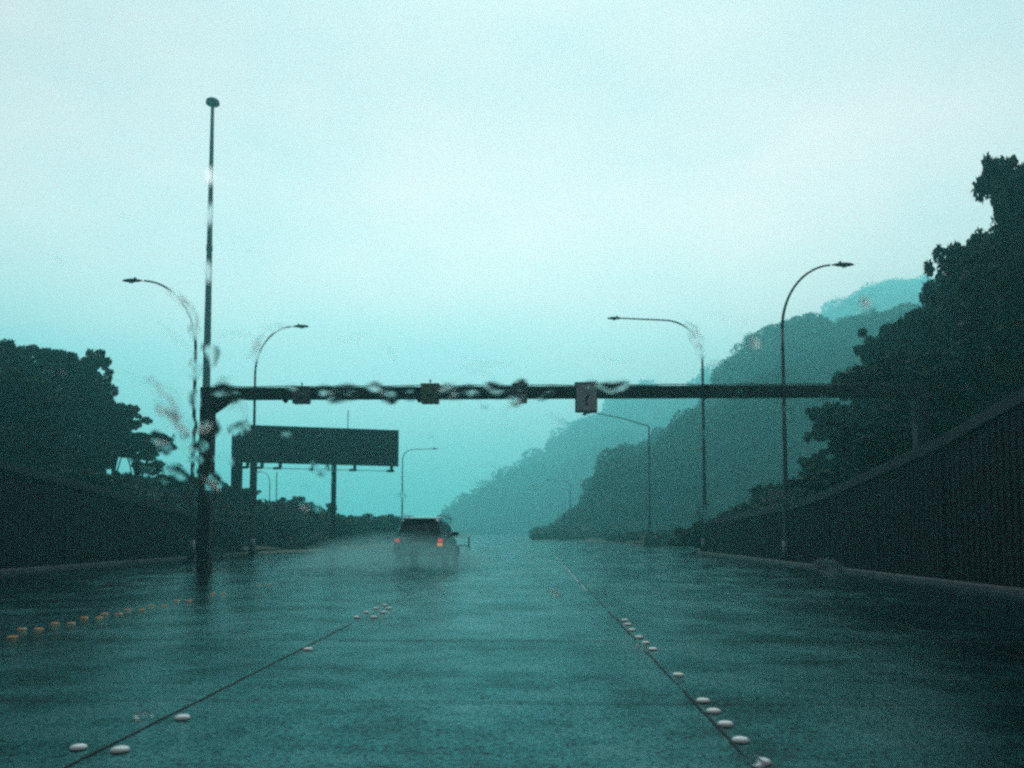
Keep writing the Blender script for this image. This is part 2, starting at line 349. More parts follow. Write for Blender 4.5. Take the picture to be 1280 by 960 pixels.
def forest(name, V, nt_, count, rad, leaf, per, label, flat=0.75, m=M_far):
    nu = V.shape[0]; pts = []
    Vf = V[:, :nt_ + 2]
    while len(pts) < count:
        a, b = rng.random() * (nu - 1.001), rng.random() * (nt_ + 0.99)
        i, j = int(a), int(b); fa, fb = a - i, b - j
        q = (Vf[i, j] * (1 - fa) * (1 - fb) + Vf[i + 1, j] * fa * (1 - fb) + Vf[i, j + 1] * (1 - fa) * fb + Vf[i + 1, j + 1] * fa * fb)
        pts.append(q)
    P, Z = [], []
    for q in pts:
        r = rad * rng.uniform(0.55, 1.3) * (1.4 if rng.random() < 0.1 else 1) * min(1, 0.35 + q[2] / 18); n = int(per * (r / rad) ** 2)
        pp = blob_points(q + (0, 0, r * 0.35), (r, r, r * flat * rng.uniform(0.7, 1.5)), n, 0.7)
        pp = pp[pp[:, 2] > q[2] - r * 0.4]; P.append(pp)
    P = np.concatenate(P); v, f = leaves_arr(P, np.full(len(P), leaf), 0.4)
    tag(mesh_np(name, v, f, m), label, None, None, 'stuff')
mu = [655, 680, 695, 715, 735, 755, 787, 800, 835, 869, 900, 940, 985, 1020, 1060, 1100, 1200, 1300]
mv = [668, 662, 657, 643, 626, 598, 564, 552, 530, 507, 476, 444, 403, 396, 397, 402, 408, 420]
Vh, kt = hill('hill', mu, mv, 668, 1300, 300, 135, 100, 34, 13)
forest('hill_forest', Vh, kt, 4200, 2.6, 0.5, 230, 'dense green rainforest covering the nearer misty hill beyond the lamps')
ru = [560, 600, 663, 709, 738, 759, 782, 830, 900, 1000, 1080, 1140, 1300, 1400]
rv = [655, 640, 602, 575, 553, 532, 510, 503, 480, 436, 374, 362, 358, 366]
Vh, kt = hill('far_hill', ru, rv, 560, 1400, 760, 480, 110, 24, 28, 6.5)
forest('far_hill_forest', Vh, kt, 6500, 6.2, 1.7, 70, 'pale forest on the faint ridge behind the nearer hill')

# ------------------------------------------------------------------ trees
def make_tree(seed, H, R_, style, leafm, leaf=0.24, dens=1.0):
    """meshes (trunk, crown) of a tree H tall with crown radius R_, base at the origin"""
    rd = random.Random(seed); bm = bmesh.new(); tips = []
    fork = H * (0.5 if style == 'umbrella' else 0.3 if style == 'dense' else 0.12)
    lean = Vector((rd.uniform(-.06, .06), rd.uniform(-.06, .06), 1))
    tr = H * 0.016 + 0.05
    trunk = [lean * (fork * k / 5) + Vector((0.05 * rd.uniform(-1, 1), 0.05 * rd.uniform(-1, 1), 0)) for k in range(6)]
    trunk[0] = Vector((0, 0, -0.6))
    tube(bm, trunk, [tr * (1.3 - 0.08 * k) for k in range(6)], 8)
    nb = 9 if style != 'shrub' else 12
    for b in range(nb):
        a = 2 * math.pi * b / nb + rd.uniform(-.3, .3)
        if style == 'umbrella': hh = H * rd.uniform(0.8, 0.95); rr = R_ * rd.uniform(0.35, 0.9)
        elif style == 'dense': hh = H * rd.uniform(0.45, 0.92); rr = R_ * rd.uniform(0.3, 0.85) * (1.15 - 0.5 * (hh / H - 0.45))
        else: hh = H * rd.uniform(0.3, 0.85); rr = R_ * rd.uniform(0.2, 0.85)
        s = trunk[3 + b % 3]; e = Vector((rr * math.cos(a), rr * math.sin(a), hh))
        mid_ = s.lerp(e, 0.5) + Vector((0, 0, (0.07 if style == 'umbrella' else -0.02) * H)) * rd.uniform(0.3, 1)
        pts = [s, s.lerp(mid_, 0.5) + Vector((rd.uniform(-.1, .1), rd.uniform(-.1, .1), 0)), mid_, mid_.lerp(e, 0.5), e]
        tube(bm, pts, [tr * 0.6, tr * 0.45, tr * 0.33, tr * 0.22, tr * 0.1], 6)
        tips.append(e)
        for c in range(3):
            e2 = mid_.lerp(e, rd.uniform(0.3, 0.9)) + Vector((rd.uniform(-1, 1), rd.uniform(-1, 1), rd.uniform(-0.1, 0.6))) * R_ * 0.38
            tube(bm, [pts[2 + c % 2], pts[2 + c % 2].lerp(e2, 0.5) + Vector((0, 0, 0.08 * R_)), e2], [tr * 0.25, tr * 0.16, tr * 0.06], 5)
            tips.append(e2)
    tips.append(Vector((0, 0, H * 0.93)))
    me_t = bpy.data.meshes.new('trunk'); bmesh.ops.recalc_face_normals(bm, faces=bm.faces); bm.to_mesh(me_t); bm.free(); me_t.materials.append(M_bark)
    for p_ in me_t.polygons: p_.use_smooth = True
    P = []
    for e in tips:
        for c in range(4):
            r = R_ * rd.uniform(0.09, 0.25)
            o_ = Vector((rd.gauss(0, 1), rd.gauss(0, 1), rd.gauss(0, 0.45))) * R_ * 0.2
            q = e + o_; q.z = min(q.z, H - r * 0.4)
            fl = 0.42 if style == 'umbrella' else 0.7
            P.append(blob_points(q, (r, r, r * fl), int(dens * 95 * (r / leaf / 3) ** 1.6) + 12, 0.35))
    P = np.concatenate(P); v, f = leaves_arr(P, np.full(len(P), leaf), 0.5)
    cr_o = mesh_np('crown', v, f, leafm); me_c = cr_o.data; bpy.data.objects.remove(cr_o)
    return me_t, me_c
PROTO = {}
def proto(kind, seed):
    k = (kind, seed)
    if k not in PROTO:
        if kind == 'umbrella': PROTO[k] = (make_tree(seed, 10, 3.4, 'umbrella', M_leaf[0], 0.17), 10, 3.4)
        elif kind == 'dense': PROTO[k] = (make_tree(seed, 9, 3.2, 'dense', M_leaf[seed % 2], 0.2, 1.2), 9, 3.2)
        else: PROTO[k] = (make_tree(seed, 3.0, 1.9, 'shrub', M_leaf[2], 0.15, 1.0), 3.0, 1.9)
    return PROTO[k]
def plant_tree(name, kind, seed, x, y, zg, H, Rr, label, cat='tree', group=None):
    (mt, mc), h0, r0 = proto(kind, seed)
    root = empty(name, (x, y, zg), label, cat, group, random.uniform(0, 6.28))
    root.scale = (Rr / r0, Rr / r0, H / h0)
    for nm, me in (('trunk', mt), ('crown', mc)):
        o = bpy.data.objects.new(nm, me); C.objects.link(o); o.parent = root
    return root
su = [850, 880, 920, 960, 1000, 1012, 1018, 1060, 1090, 1102, 1106, 1145, 1150, 1185, 1225, 1250, 1262, 1300, 1450]
sv = [672, 655, 640, 622, 600, 560, 538, 500, 455, 430, 402, 388, 338, 312, 262, 240, 215, 190, 120]
lu = [-400, -150, 0, 30, 60, 95, 130, 150, 175, 190, 225, 240, 262, 290, 315, 330, 345]
lv = [360, 400, 422, 436, 432, 434, 462, 485, 515, 548, 578, 592, 590, 604, 635, 665, 690]
# trees that shape the right outline: (top pixel, depth, crown radius, kind, label)
for (u, v, d, rr, kd, sd3, lb) in [
    (1284, 180, 31, 1.4, 'umbrella', 3, 'tallest dark tree at the right edge, its top leaf cluster standing apart against the sky'),
    (1272, 252, 34, 2.0, 'dense', 1, 'dense round-topped tree just below the tallest one at the right edge'),
    (1218, 306, 37, 1.6, 'dense', 2, 'dark leafy tree standing out halfway up the right bank outline'),
    (1166, 334, 40, 1.6, 'dense', 3, 'open tree on the right bank with sky showing through its leaves'),
    (1122, 395, 42, 1.6, 'umbrella', 5, 'flat-topped tree reaching over towards the misty hill on the right'),
    (1085, 455, 44, 1.6, 'dense', 1, 'dark tree on the right bank just above the end of the gantry beam'),
    (1052, 505, 46, 1.4, 'dense', 2, 'bushy tree under the gantry beam beside the tallest right lamp'),
    (1030, 560, 47, 1.4, 'dense', 6, 'small rounded tree standing just above the right fence')]:
    q = at(u, v, d); zg = bank_r(q.x, d) - 0.1
    plant_tree('rainforest_tree', kd, sd3, q.x, d, zg, q.z - zg, rr, lb, 'tree', 'trees on the right bank')
kinds = ['dense', 'umbrella', 'dense', 'dense']
cnt = 0; tries = 0
while cnt < 56 and tries < 3000:
    tries += 1
    u, d = random.uniform(1010, 1440), random.uniform(23, 66); rr = random.uniform(2.0, 3.1)
    rp = rr / d * F
    v = np.interp(u - rp * 0.9, su, sv) + random.uniform(8, 150)
    q = at(u, v, d); zg = bank_r(q.x, d) - 0.1
    if q.x < 11.8 or q.x > 60 or q.z - zg < 3.2 or q.z - zg > 16: continue
    cnt += 1
    plant_tree('rainforest_tree', kinds[cnt % 4], 1 + cnt % 6, q.x, d, zg, q.z - zg, rr, 'dark tree in the dense stand behind the right fence', 'tree', 'inner trees of the right bank')
for (u, v, d, rr, kd, sd3, lb) in [
    (-25, 420, 44, 2.2, 'umbrella', 1, 'dark tree cut by the left edge of the view above the left fence'),
    (58, 432, 50, 1.7, 'umbrella', 6, 'airy umbrella tree topping the left stand, light showing under its crown'),
    (92, 434, 52, 1.7, 'umbrella', 5, 'round-topped tree beside the airy umbrella tree on the left'),
    (118, 466, 53, 1.5, 'dense', 2, 'dark tree stepping down the left outline below the round-topped one'),
    (146, 500, 54, 1.6, 'umbrella', 3, 'open-branched tree midway down the slope of the left stand'),
    (172, 540, 55, 1.9, 'umbrella', 4, 'low spreading tree behind the left fence near the first lamp'),
    (205, 574, 56, 1.9, 'dense', 1, 'small tree beside the foot of the leftmost lamp'),
    (236, 592, 58, 1.7, 'dense', 1, 'low dark tree filling the gap between leftmost lamp and gantry post'),
    (262, 592, 60, 1.7, 'dense', 6, 'rounded tree directly behind the gantry post'),
    (292, 610, 62, 1.4, 'dense', 2, 'small dark tree around the foot of the thick billboard post')]:
    q = at(u, v, d); zg = bank_l(q.x, d) - 0.1
    plant_tree('rainforest_tree', kd, sd3, q.x, d, zg, q.z - zg, rr, lb, 'tree', 'trees on the left bank')
cnt = 0; tries = 0
while cnt < 46 and tries < 3000:
    tries += 1
    u, d = random.uniform(-330, 300), random.uniform(34, 68); rr = random.uniform(1.5, 2.4)
    rp = rr / d * F
    v = np.interp(u + rp * 1.05, lu, lv) + random.uniform(8, 110)
    q = at(u, v, d); zg = bank_l(q.x, d) - 0.1
    if q.x > -18.5 or q.z - zg < 2.2 or q.z - zg > 14: continue
    cnt += 1
    plant_tree('rainforest_tree', kinds[cnt % 4], 1 + cnt % 6, q.x, d, zg, q.z - zg, rr, 'dark tree in the dense stand behind the left fence', 'tree', 'inner trees of the left bank')
# median and verge shrubs
for i, (u, v, d, rr, lb) in enumerate([
    (322, 655, 60, 1.3, 'dark low bush at the foot of the billboard posts'),
    (378, 622, 74, 2.3, 'tallest rounded bush between the billboard posts'),
    (352, 655, 70, 1.6, 'bush left of the tallest rounded one under the billboard'),
    (408, 630, 78, 2.2, 'bush hiding the foot of the slim billboard post'),
    (428, 645, 82, 1.5, 'small bush just right of the slim billboard post'),
    (458, 642, 90, 2.6, 'pale green mounded bush between billboard and car'),
    (486, 643, 95, 2.4, 'low mounded bush just behind the left side of the car'),
    (512, 650, 104, 2.2, 'bush hidden mostly behind the car roof'),
    (876, 650, 52, 1.4, 'leafy shrub at the end of the right fence beside a lamp post'),
    (912, 640, 55, 1.9, 'wide shrub right of the low-armed lamp behind the fence'),
    (950, 622, 54, 1.9, 'shrub behind the right fence midway between two lamp posts'),
    (985, 600, 50, 1.9, 'shrub around the foot of the tallest right lamp'),
    (855, 668, 66, 1.1, 'small shrub left of the fence end on the right verge'),
    (830, 675, 80, 1.2, 'low shrub right of the straight-armed lamp foot'),
    (790, 674, 92, 1.5, 'low shrub left of the straight-armed lamp foot')]):
    q = at(u, v, d); zg = -0.05 if (u < 850 and u > 300) else (bank_r(q.x, d) if u > 640 else -0.05)
    zg = min(zg, q.z - 0.8)
    plant_tree('shrub', 'shrub', 20 + i % 3, q.x, d, zg, q.z - zg, rr, lb, 'shrub', 'roadside shrubs')
# undergrowth: uncountable
def undergrowth(name, label, xr, yr, fn, n, cond, hmax, leaf=0.2, lm=None):
    P = []
    k = 0
    while k < n:
        x, y = random.uniform(*xr), random.uniform(*yr)
        if not cond(x, y): continue
        k += 1; r = random.uniform(0.6, 1.5) * hmax / 1.6; z = fn(x, y)
        P.append(blob_points((x, y, z + r * 0.45), (r, r, r * 0.8), int(110 * (r / 0.9) ** 2), 0.6))
    P = np.concatenate(P); v, f = leaves_arr(P, np.full(len(P), leaf), 0.4)
    tag(mesh_np(name, v, f, lm or M_leaf[0]), label, None, None, 'stuff')
undergrowth('undergrowth', 'tangled undergrowth covering the bank behind the right fence', (13.2, 48), (18, 100), bank_r, 1500, lambda x, y: (y < 52 or x > 15.5 + (y - 52) * 0.2), 2.6, 0.17)
undergrowth('undergrowth', 'tangled undergrowth covering the bank behind the left fence', (-60, -19.6), (24, 95), bank_l, 1300, lambda x, y: True, 2.9, 0.17)
undergrowth('hedge_growth', 'low misty scrub along the far right verge', (9.5, 40), (76, 150), lambda x, y: 0.0, 420, lambda x, y: x > 10 and x < 14 + (y - 76) * 0.6, 1.3, 0.26)
undergrowth('verge_scrub', 'low scrub on the left verge beyond the billboard', (-60, -14.5), (60, 170), lambda x, y: 0.0, 520, lambda x, y: x < -14.8 - (y - 60) * 0.06, 1.1, 0.26)

# ------------------------------------------------------------------ fences
def fence(x, side, y0, y1, prof, name, label):
    root = empty(name, (x, y0, 0), label, 'fence')
    top = lambda y: float(np.interp(y, [a for a, b in prof], [b for a, b in prof]))
    bay = 4.0; y = y0; n = 0
    while y < y1 - 0.5:
        ye = min(y + bay, y1); bm = bmesh.new(); ring = []
        yy = y + 0.07; pitch = 0.26
        pr = []
        while yy < ye - 0.07:
            for o_, dx in ((0, 0.0), (0.10, 0.0), (0.13, 0.032), (0.23, 0.032)):
                if yy + o_ < ye - 0.07: pr.append((yy + o_, dx))
            yy += pitch
        f0 = []
        for (q, dx) in pr:
            h = top(q) - 0.25
            f0.append((bm.verts.new((side * (-0.04 - dx), q - y0, 0.1)), bm.verts.new((side * (-0.04 - dx), q - y0, h)),
                       bm.verts.new((side * 0.03, q - y0, h)), bm.verts.new((side * 0.03, q - y0, 0.1))))
        for a, b in zip(f0, f0[1:]):
            for k in range(4): bm.faces.new((a[k], a[(k + 1) % 4], b[(k + 1) % 4], b[k]))
        bm.faces.new(f0[0]); bm.faces.new(f0[-1][::-1])
        obj('panel', bm, M_fence, root)
        bm = bmesh.new(); box(bm, (-0.09, y - y0 - 0.06, -0.1), (0.09, y - y0 + 0.06, top(y) - 0.02), 0.01); obj('post', bm, M_fence, root)
        bm = bmesh.new()
        vs = []
        for q in (y - 0.002, ye - 0.004):
            h = top(q)
            vs.append([bm.verts.new((sx, q - y0, h + sz)) for sx, sz in ((-0.13, -0.25), (0.13, -0.25), (0.13, 0.03), (-0.13, 0.03))])
        for k in range(4): bm.faces.new((vs[0][k], vs[0][(k + 1) % 4], vs[1][(k + 1) % 4], vs[1][k]))
        bm.faces.new(vs[0]); bm.faces.new(vs[1][::-1])
        obj('capping', bm, M_cap, root)
        y = ye; n += 1
    bm = bmesh.new(); box(bm, (-0.14, -0.1, -0.05), (0.14, y1 - y0 + 0.1, 0.098)); obj('plinth', bm, M_kerb, root)
fence(10.1, 1, 5, 49.4, [(0, 6.4), (12, 5.0), (17.4, 4.15), (21, 3.55), (28, 2.75), (32, 2.4), (48, 1.95)], 'ribbed_fence', 'tall dark ribbed fence along the right side, its top sloping down away from the viewer')
fence(-16.4, -1, 9, 47, [(0, 5.2), (18, 4.1), (25, 3.45), (33, 2.75), (41, 2.1), (47, 1.9)], 'ribbed_fence', 'dark ribbed fence along the left side below the umbrella trees')

# ------------------------------------------------------------------ lamps
def lamp_post(u_pole, v_pole, u_tip, v_tip, d, style, label, r0=0.10, sc=1.0):
    """pole seen at (u_pole, v_pole) below the bend, lamp head tip at (u_tip, v_tip)"""
    q = at(u_pole, v_pole, d); tp = at(u_tip, v_tip, d); x = q.x
    root = empty('street_lamp', (x, d, 0), label, 'street lamp', 'street lamps along the road')
    dx = tp.x - x; s = 1 if dx > 0 else -1; L = abs(dx); Ht = tp.z
    bm = bmesh.new()
    if style == 'straight': hb = at(u_pole, v_pole, d).z
    elif style == 'elbow': hb = Ht - L * 0.32
    else: hb = Ht - L * 0.95
    if style == 'flat': hb = Ht - L * 0.45
    n = 8
    tube(bm, [(0, 0, -0.1)] + [(0, 0, hb * k / n) for k in range(1, n + 1)], [r0] + [r0 * (1 - 0.42 * k / n) for k in range(1, n + 1)], 12)
    tube(bm, [(0, 0, 0.0), (0, 0, 0.9)], r0 * 1.45, 12); 
    box(bm, (-r0 * 2.2, -r0 * 2.2, 0.0), (r0 * 2.2, r0 * 2.2, 0.04))
    obj('pole', bm, M_galv, root, True)
    bm = bmesh.new(); ra = r0 * 0.55
    head = 0.85 * sc
    Lh = L - head * 0.8
    if style == 'straight':
        pts = [(0, 0, hb - 0.02), (s * 0.05, 0, hb + 0.04), (s * Lh * 0.5, 0, hb + (Ht - hb) * 0.62), (s * Lh, 0, Ht)]
    elif style in ('curve',):
        a_ = np.linspace(0, math.pi / 2 * 0.97, 14)
        pts = [(s * Lh * (1 - math.cos(a)), 0, hb + (Ht - hb) * math.sin(a)) for a in a_]
    elif style == 'flat':       # long level arm joined by a rounded shoulder
        rb = L * 0.42; a_ = np.linspace(0, math.pi / 2, 10)
        pts = [(s * rb * (1 - math.cos(a)), 0, hb + (Ht - 0.12 - hb) * math.sin(a)) for a in a_] + [(s * Lh, 0, Ht)]
    else:
        rb = L * 0.3; a_ = np.linspace(0, math.pi / 2, 7)
        pts = [(s * rb * (1 - math.cos(a)), 0, hb + (Ht - 0.08 - hb) * math.sin(a)) for a in a_] + [(s * Lh, 0, Ht)]
    tube(bm, pts, [ra * (1 - 0.35 * k / (len(pts) - 1)) for k in range(len(pts))], 10)
    obj('arm', bm, M_galv, root, True)
    bm = bmesh.new()               # cobra head: flattened teardrop
    secs = [(0, .035, .03), (.1, .06, .045), (.25, .11, .075), (.5, .16, .095), (.75, .14, .08), (.93, .08, .05), (1, .02, .015)]
    rings = []
    for k, (a, hw, hh) in enumerate(secs):
        rings.append([bm.verts.new((s * (Lh + a * head * 1.05 - 0.03), hw * sc * math.cos(b), Ht + hh * sc * math.sin(b) * (1.0 if math.sin(b) > 0 else 0.7))) for b in [2 * math.pi * j / 14 for j in range(14)]])
    for a, b in zip(rings, rings[1:]):
        for j in range(14): bm.faces.new((a[j], a[(j + 1) % 14], b[(j + 1) % 14], b[j]))
    bm.faces.new(rings[0]); bm.faces.new(rings[-1])
    box(bm, (s * (Lh + .35 * head) - .04, -.04, Ht + .07 * sc), (s * (Lh + .35 * head) + .04, .04, Ht + .15 * sc), .01)
    hd = obj('lamp_head', bm, M_steel, root, True)
    bm = bmesh.new(); lathe(bm, [(0, -.06), (.07, -.05), (.11, -.02), (.12, 0.0)], 14, (s * (Lh + .55 * head), 0, Ht - .05 * sc)); obj('lens', bm, M_lens, hd, True)
lamp_post(243, 500, 158, 351, 36, 'curve', 'leftmost street lamp, its curved arm pointing away to the left', 0.11)
lamp_post(318, 520, 382, 408, 44, 'curve', 'street lamp rising behind the billboard with its arm curving right')
lamp_post(879, 520, 763, 398, 48, 'flat', 'street lamp with a long level arm at the end of the right fence', 0.12)
lamp_post(980, 520, 1062, 331, 33.7, 'curve', 'tallest-looking lamp right of the gantry sign, arm curving right towards the trees', 0.11)
lamp_post(811, 533, 733, 516, 76, 'straight', 'slim lamp with a straight rising arm reaching under the question mark sign', 0.12)
lamp_post(713, 630, 684, 600, 174, 'elbow', 'misty lamp before the foot of the nearer hill, second farthest on the right', 0.13, 1.3)
lamp_post(661, 660, 649, 639, 420, 'elbow', 'farthest lamp, a faint stroke in the fog at the vanishing point', 0.2, 2)
lamp_post(503, 600, 546, 561, 108, 'elbow', 'lamp with a level arm right of the billboard, above the car', 0.12, 1.1)
lamp_post(337, 620, 322, 590, 120, 'curve', 'small distant lamp with a hooked top seen under the billboard', 0.11)

# high mast
q = at(258, 480, 60); tp = at(262, 128, 60)
root = empty('high_mast_light', (q.x, 60, 0), 'very tall thin mast with a round lamp ring, rising behind the gantry post', 'light mast')
HM = tp.z; bm = bmesh.new()
tube(bm, [(0, 0, -0.2)] + [(0, 0, HM * k / 12) for k in range(1, 13)], [0.36] + [0.36 - 0.24 * k / 12 for k in range(1, 13)], 14)
for k in (4, 8): tube(bm, [(0, 0, HM * k / 12 - 0.2), (0, 0, HM * k / 12 + 0.2)], 0.39 - 0.24 * k / 12, 14)
obj('pole', bm, M_galv, root, True)
bm = bmesh.new(); lathe(bm, [(0, -0.2), (0.2, -0.2), (0.46, -0.16), (0.5, -0.1), (0.46, 0.12), (0.36, 0.22), (0.0, 0.26)], 24, (0, 0, HM)); obj('lamp_ring', bm, M_steel, root)

# ------------------------------------------------------------------ gantry across the road
GY = 27.0
xl = at(258, 600, GY).x; xr = at(1150, 500, GY).x
zt = at(640, 484, GY).z; zb = at(640, 498, GY).z; hb = zt - zb
root = empty('road_gantry', (xl, GY, 0), 'dark steel gantry with a square beam spanning the whole road', 'gantry')
bm = bmesh.new(); box(bm, (-0.2, -0.2, 0.03), (0.2, 0.2, zt + 0.02), 0.02)
obj('post', bm, M_steel, root)
bm = bmesh.new(); box(bm, (xr - xl - 0.2, -0.2, 0.03), (xr - xl + 0.2, 0.2, zt + 0.02), 0.02)
obj('post', bm, M_steel, root)
for x0 in (0, xr - xl):
    bm = bmesh.new(); box(bm, (x0 - .4, -.4, -.1), (x0 + .4, .4, .028), 0.01)
    for a in (-.3, .3):
        for b in (-.3, .3): tube(bm, [(x0 + a, b, .02), (x0 + a, b, .1)], .025, 6)
    obj('base_plate', bm, M_steel, root)
bm = bmesh.new(); box(bm, (0.203, -hb / 2, zb), (xr - xl - 0.203, hb / 2, zt), 0.015)
x = 4.0
while x < xr - xl - 1:
    box(bm, (x - 0.04, -hb / 2 - 0.025, zb - 0.025), (x + 0.04, hb / 2 + 0.025, zt + 0.025)); x += 6.1
obj('beam', bm, M_steel, root)
bm = bmesh.new(); tube(bm, [(0.3, -hb / 2 - 0.03, zt + 0.035)] + [(xx, -hb / 2 - 0.0, zt + 0.03 + 0.012 * math.sin(xx * 3)) for xx in np.arange(1, xr - xl - 1, 0.6)], 0.016, 6); obj('cable', bm, M_rubber, root)
bm = bmesh.new()
vs = [(0.201, zb - 0.003), (0.95, zb - 0.003), (0.201, zb - 0.5)]
a = [bm.verts.new((x, -0.03, z)) for x, z in vs]; b = [bm.verts.new((x, 0.03, z)) for x, z in vs]
bm.faces.new(a); bm.faces.new(b[::-1])
for k in range(3): bm.faces.new((a[k], a[(k + 1) % 3], b[(k + 1) % 3], b[k]))
obj('gusset', bm, M_steel, root)
def beam_box(u0, v0, u1, v1, m, name, label, cat, ant=True, group=None):
    a = at(u0, v1, GY - hb / 2 - 0.15); b = at(u1, v0, GY - hb / 2 - 0.15)
    wd, hh = b.x - a.x, b.z - a.z; y = GY - hb / 2 - 0.027
    root = empty(name, ((a.x + b.x) / 2, y, a.z), label, cat, group)
    bm = bmesh.new(); box(bm, (-wd / 2, -0.3, 0), (wd / 2, -0.02, hh), 0.02)
    box(bm, (-wd / 2 - .02, -0.32, hh - 0.04), (wd / 2 + .02, -0.0, hh - 0.012))
    obj('housing', bm, m, root)
    bm = bmesh.new(); box(bm, (-0.1, -0.019, hh * 0.3), (-0.05, 0.02, hh * .95)); box(bm, (0.05, -0.019, hh * 0.3), (0.1, 0.02, hh * .95)); obj('bracket', bm, M_steel, root)
    if ant:
        bm = bmesh.new(); tube(bm, [(0, -.15, hh - .02), (0, -.15, hh + .12)], .018, 6); tube(bm, [(0, -.15, hh + .08), (0, -.15, hh + .14)], .03, 6); obj('stub_antenna', bm, M_steel, root)
    return root, wd, hh
r1, w1, h1 = beam_box(367, 484, 388, 505, M_box, 'sensor_box', 'dark sensor box on the gantry beam nearest the left post', 'sensor box', group='sensor boxes on the gantry')
bm = bmesh.new(); tube(bm, [(0, -.36, h1 * .45), (0, -.295, h1 * .45)], .07, 14); obj('lens', bm, M_glass, r1, True)
r2, w2, h2 = beam_box(527, 480, 549, 505, M_green, 'sensor_box', 'mottled green sensor box on the gantry beam above the billboard edge', 'sensor box', group='sensor boxes on the gantry')
bm = bmesh.new(); tube(bm, [(0, -.36, h2 * .45), (0, -.295, h2 * .45)], .07, 14); obj('lens', bm, M_glass, r2, True)
r3, w3, h3 = beam_box(641, 480, 659, 504, M_box, 'sensor_box', 'narrow grey sensor box on the gantry beam left of the question mark sign', 'sensor box', False, group='sensor boxes on the gantry')
bm = bmesh.new(); tube(bm, [(0, -.36, h3 * .45), (0, -.295, h3 * .45)], .05, 14); obj('lens', bm, M_glass, r3, True)
for u, nm in ((357, 'small knob-like fitting under the gantry beam beside the first sensor box'), (524, 'small fitting under the gantry beam beside the green sensor box')):
    a = at(u, 500, GY); rt = empty('detector', (a.x, GY, zb), nm, 'detector')
    bm = bmesh.new(); box(bm, (-.07, -.07, -.08), (.07, .07, -.003), .015); obj('body', bm, M_steel, rt)
    bm = bmesh.new(); lathe(bm, [(0, -.13), (.04, -.12), (.055, -.082)], 12); obj('dome', bm, M_glass, rt, True)
rs, ws, hs = beam_box(719, 478.5, 746, 515.5, M_steel, 'lane_sign', 'upright rectangular sign with a question mark hung on the gantry beam', 'lane sign', False)
bm = bmesh.new(); box(bm, (-ws / 2 + .03, -0.315, .03), (ws / 2 - .03, -0.302, hs - .07), .004); obj('sign_face', bm, M_face, rs)
cu = bpy.data.curves.new('glyph', 'FONT'); cu.body = '?'; cu.size = 0.62; cu.extrude = 0.004; cu.align_x = 'CENTER'; cu.align_y = 'CENTER'; cu.offset = 0.012
to = bpy.data.objects.new('glyph_tmp', cu); C.objects.link(to)
bpy.context.view_layer.update()
me = bpy.data.meshes.new_from_object(to.evaluated_get(bpy.context.evaluated_depsgraph_get())); bpy.data.objects.remove(to)
me.materials.clear(); me.materials.append(M_joint)
go = bpy.data.objects.new('glyph', me); C.objects.link(go); go.parent = rs; go.location = (0.02, -0.322, hs * 0.42); go.rotation_euler = (R(90), 0, 0)
bm = bmesh.new(); tube(bm, [(-.05, -.15, .0), (-.05, -.15, -.05)], .03, 8); tube(bm, [(-.05, -.15, -.04), (-.05, -.15, -.1)], .06, 12); obj('beacon', bm, M_steel, rs)

# ------------------------------------------------------------------ billboard
A, B = at(302, 578, 58), at(498, 583, 60.4)
A2, B2 = at(302, 531, 58), at(498, 538, 60.4)
ang = math.atan2(B.y - A.y, B.x - A.x); Lb = math.hypot(B.x - A.x, B.y - A.y)
root = empty('billboard', (A.x, A.y, 0), 'wide dark billboard on posts, seen from behind left of the road', 'billboard', rz=ang)
z0, z1 = A.z, A2.z; zc0, zc1 = B.z, B2.z
bm = bmesh.new()
vs = [(0, z0), (Lb, zc0), (Lb, zc1), (0, z1)]
a = [bm.verts.new((x, -.13, z)) for x, z in vs]; b = [bm.verts.new((x, .13, z)) for x, z in vs]
bm.faces.new(a); bm.faces.new(b[::-1])
for k in range(4): bm.faces.new((a[k], a[(k + 1) % 4], b[(k + 1) % 4], b[k]))
obj('panel', bm, M_sign, root)
bm = bmesh.new(); x = 0.02
while x < Lb:
    f_ = x / Lb; box(bm, (x - .02, -.16, z0 + (zc0 - z0) * f_ + .05), (x + .02, -.133, z1 + (zc1 - z1) * f_ - .06)); x += 1.22
box(bm, (0.1, -.2, (z0 + z1) / 2 - .05), (Lb - .1, -.163, (z0 + z1) / 2 + .05))
obj('rear_bracing', bm, M_steel, root)
inv = Matrix.Rotation(-ang, 3, 'Z')
def loc(u, v=620):
    # position along the panel where the pixel column u meets it
    best = min(np.linspace(-1.5, Lb, 500), key=lambda s_: abs((lambda P_: (CM.transposed() @ (P_ - EYE)))(Vector((A.x + math.cos(ang) * s_, A.y + math.sin(ang) * s_, 4))).x / -(CM.transposed() @ (Vector((A.x + math.cos(ang) * s_, A.y + math.sin(ang) * s_, 4)) - EYE)).z - (u - 640) / F))
    return best
for u, wd, top_ in ((294.5, .36, z1 - .4), (316, .23, z0 + 1.2), (417, .18, z0 + 1.0)):
    bm = bmesh.new(); x = loc(u); box(bm, (x - wd, .14, -.1), (x + wd, .14 + wd * 1.6, top_), .02)
    box(bm, (x - wd - .15, .05, -.1), (x + wd + .15, .3 + wd * 1.6, .06)); obj('post', bm, M_steel, root)
bm = bmesh.new(); box(bm, (loc(294.5) - .3, .135, z1 - 1.2), (0.6, .5, z1 - .5)); obj('side_bracket', bm, M_steel, root)
bm = bmesh.new(); tube(bm, [(0.15, -.9, z0 - .42), (Lb - .3, -.9, zc0 - .42)], .022, 6); obj('cable_rail', bm, M_steel, root)
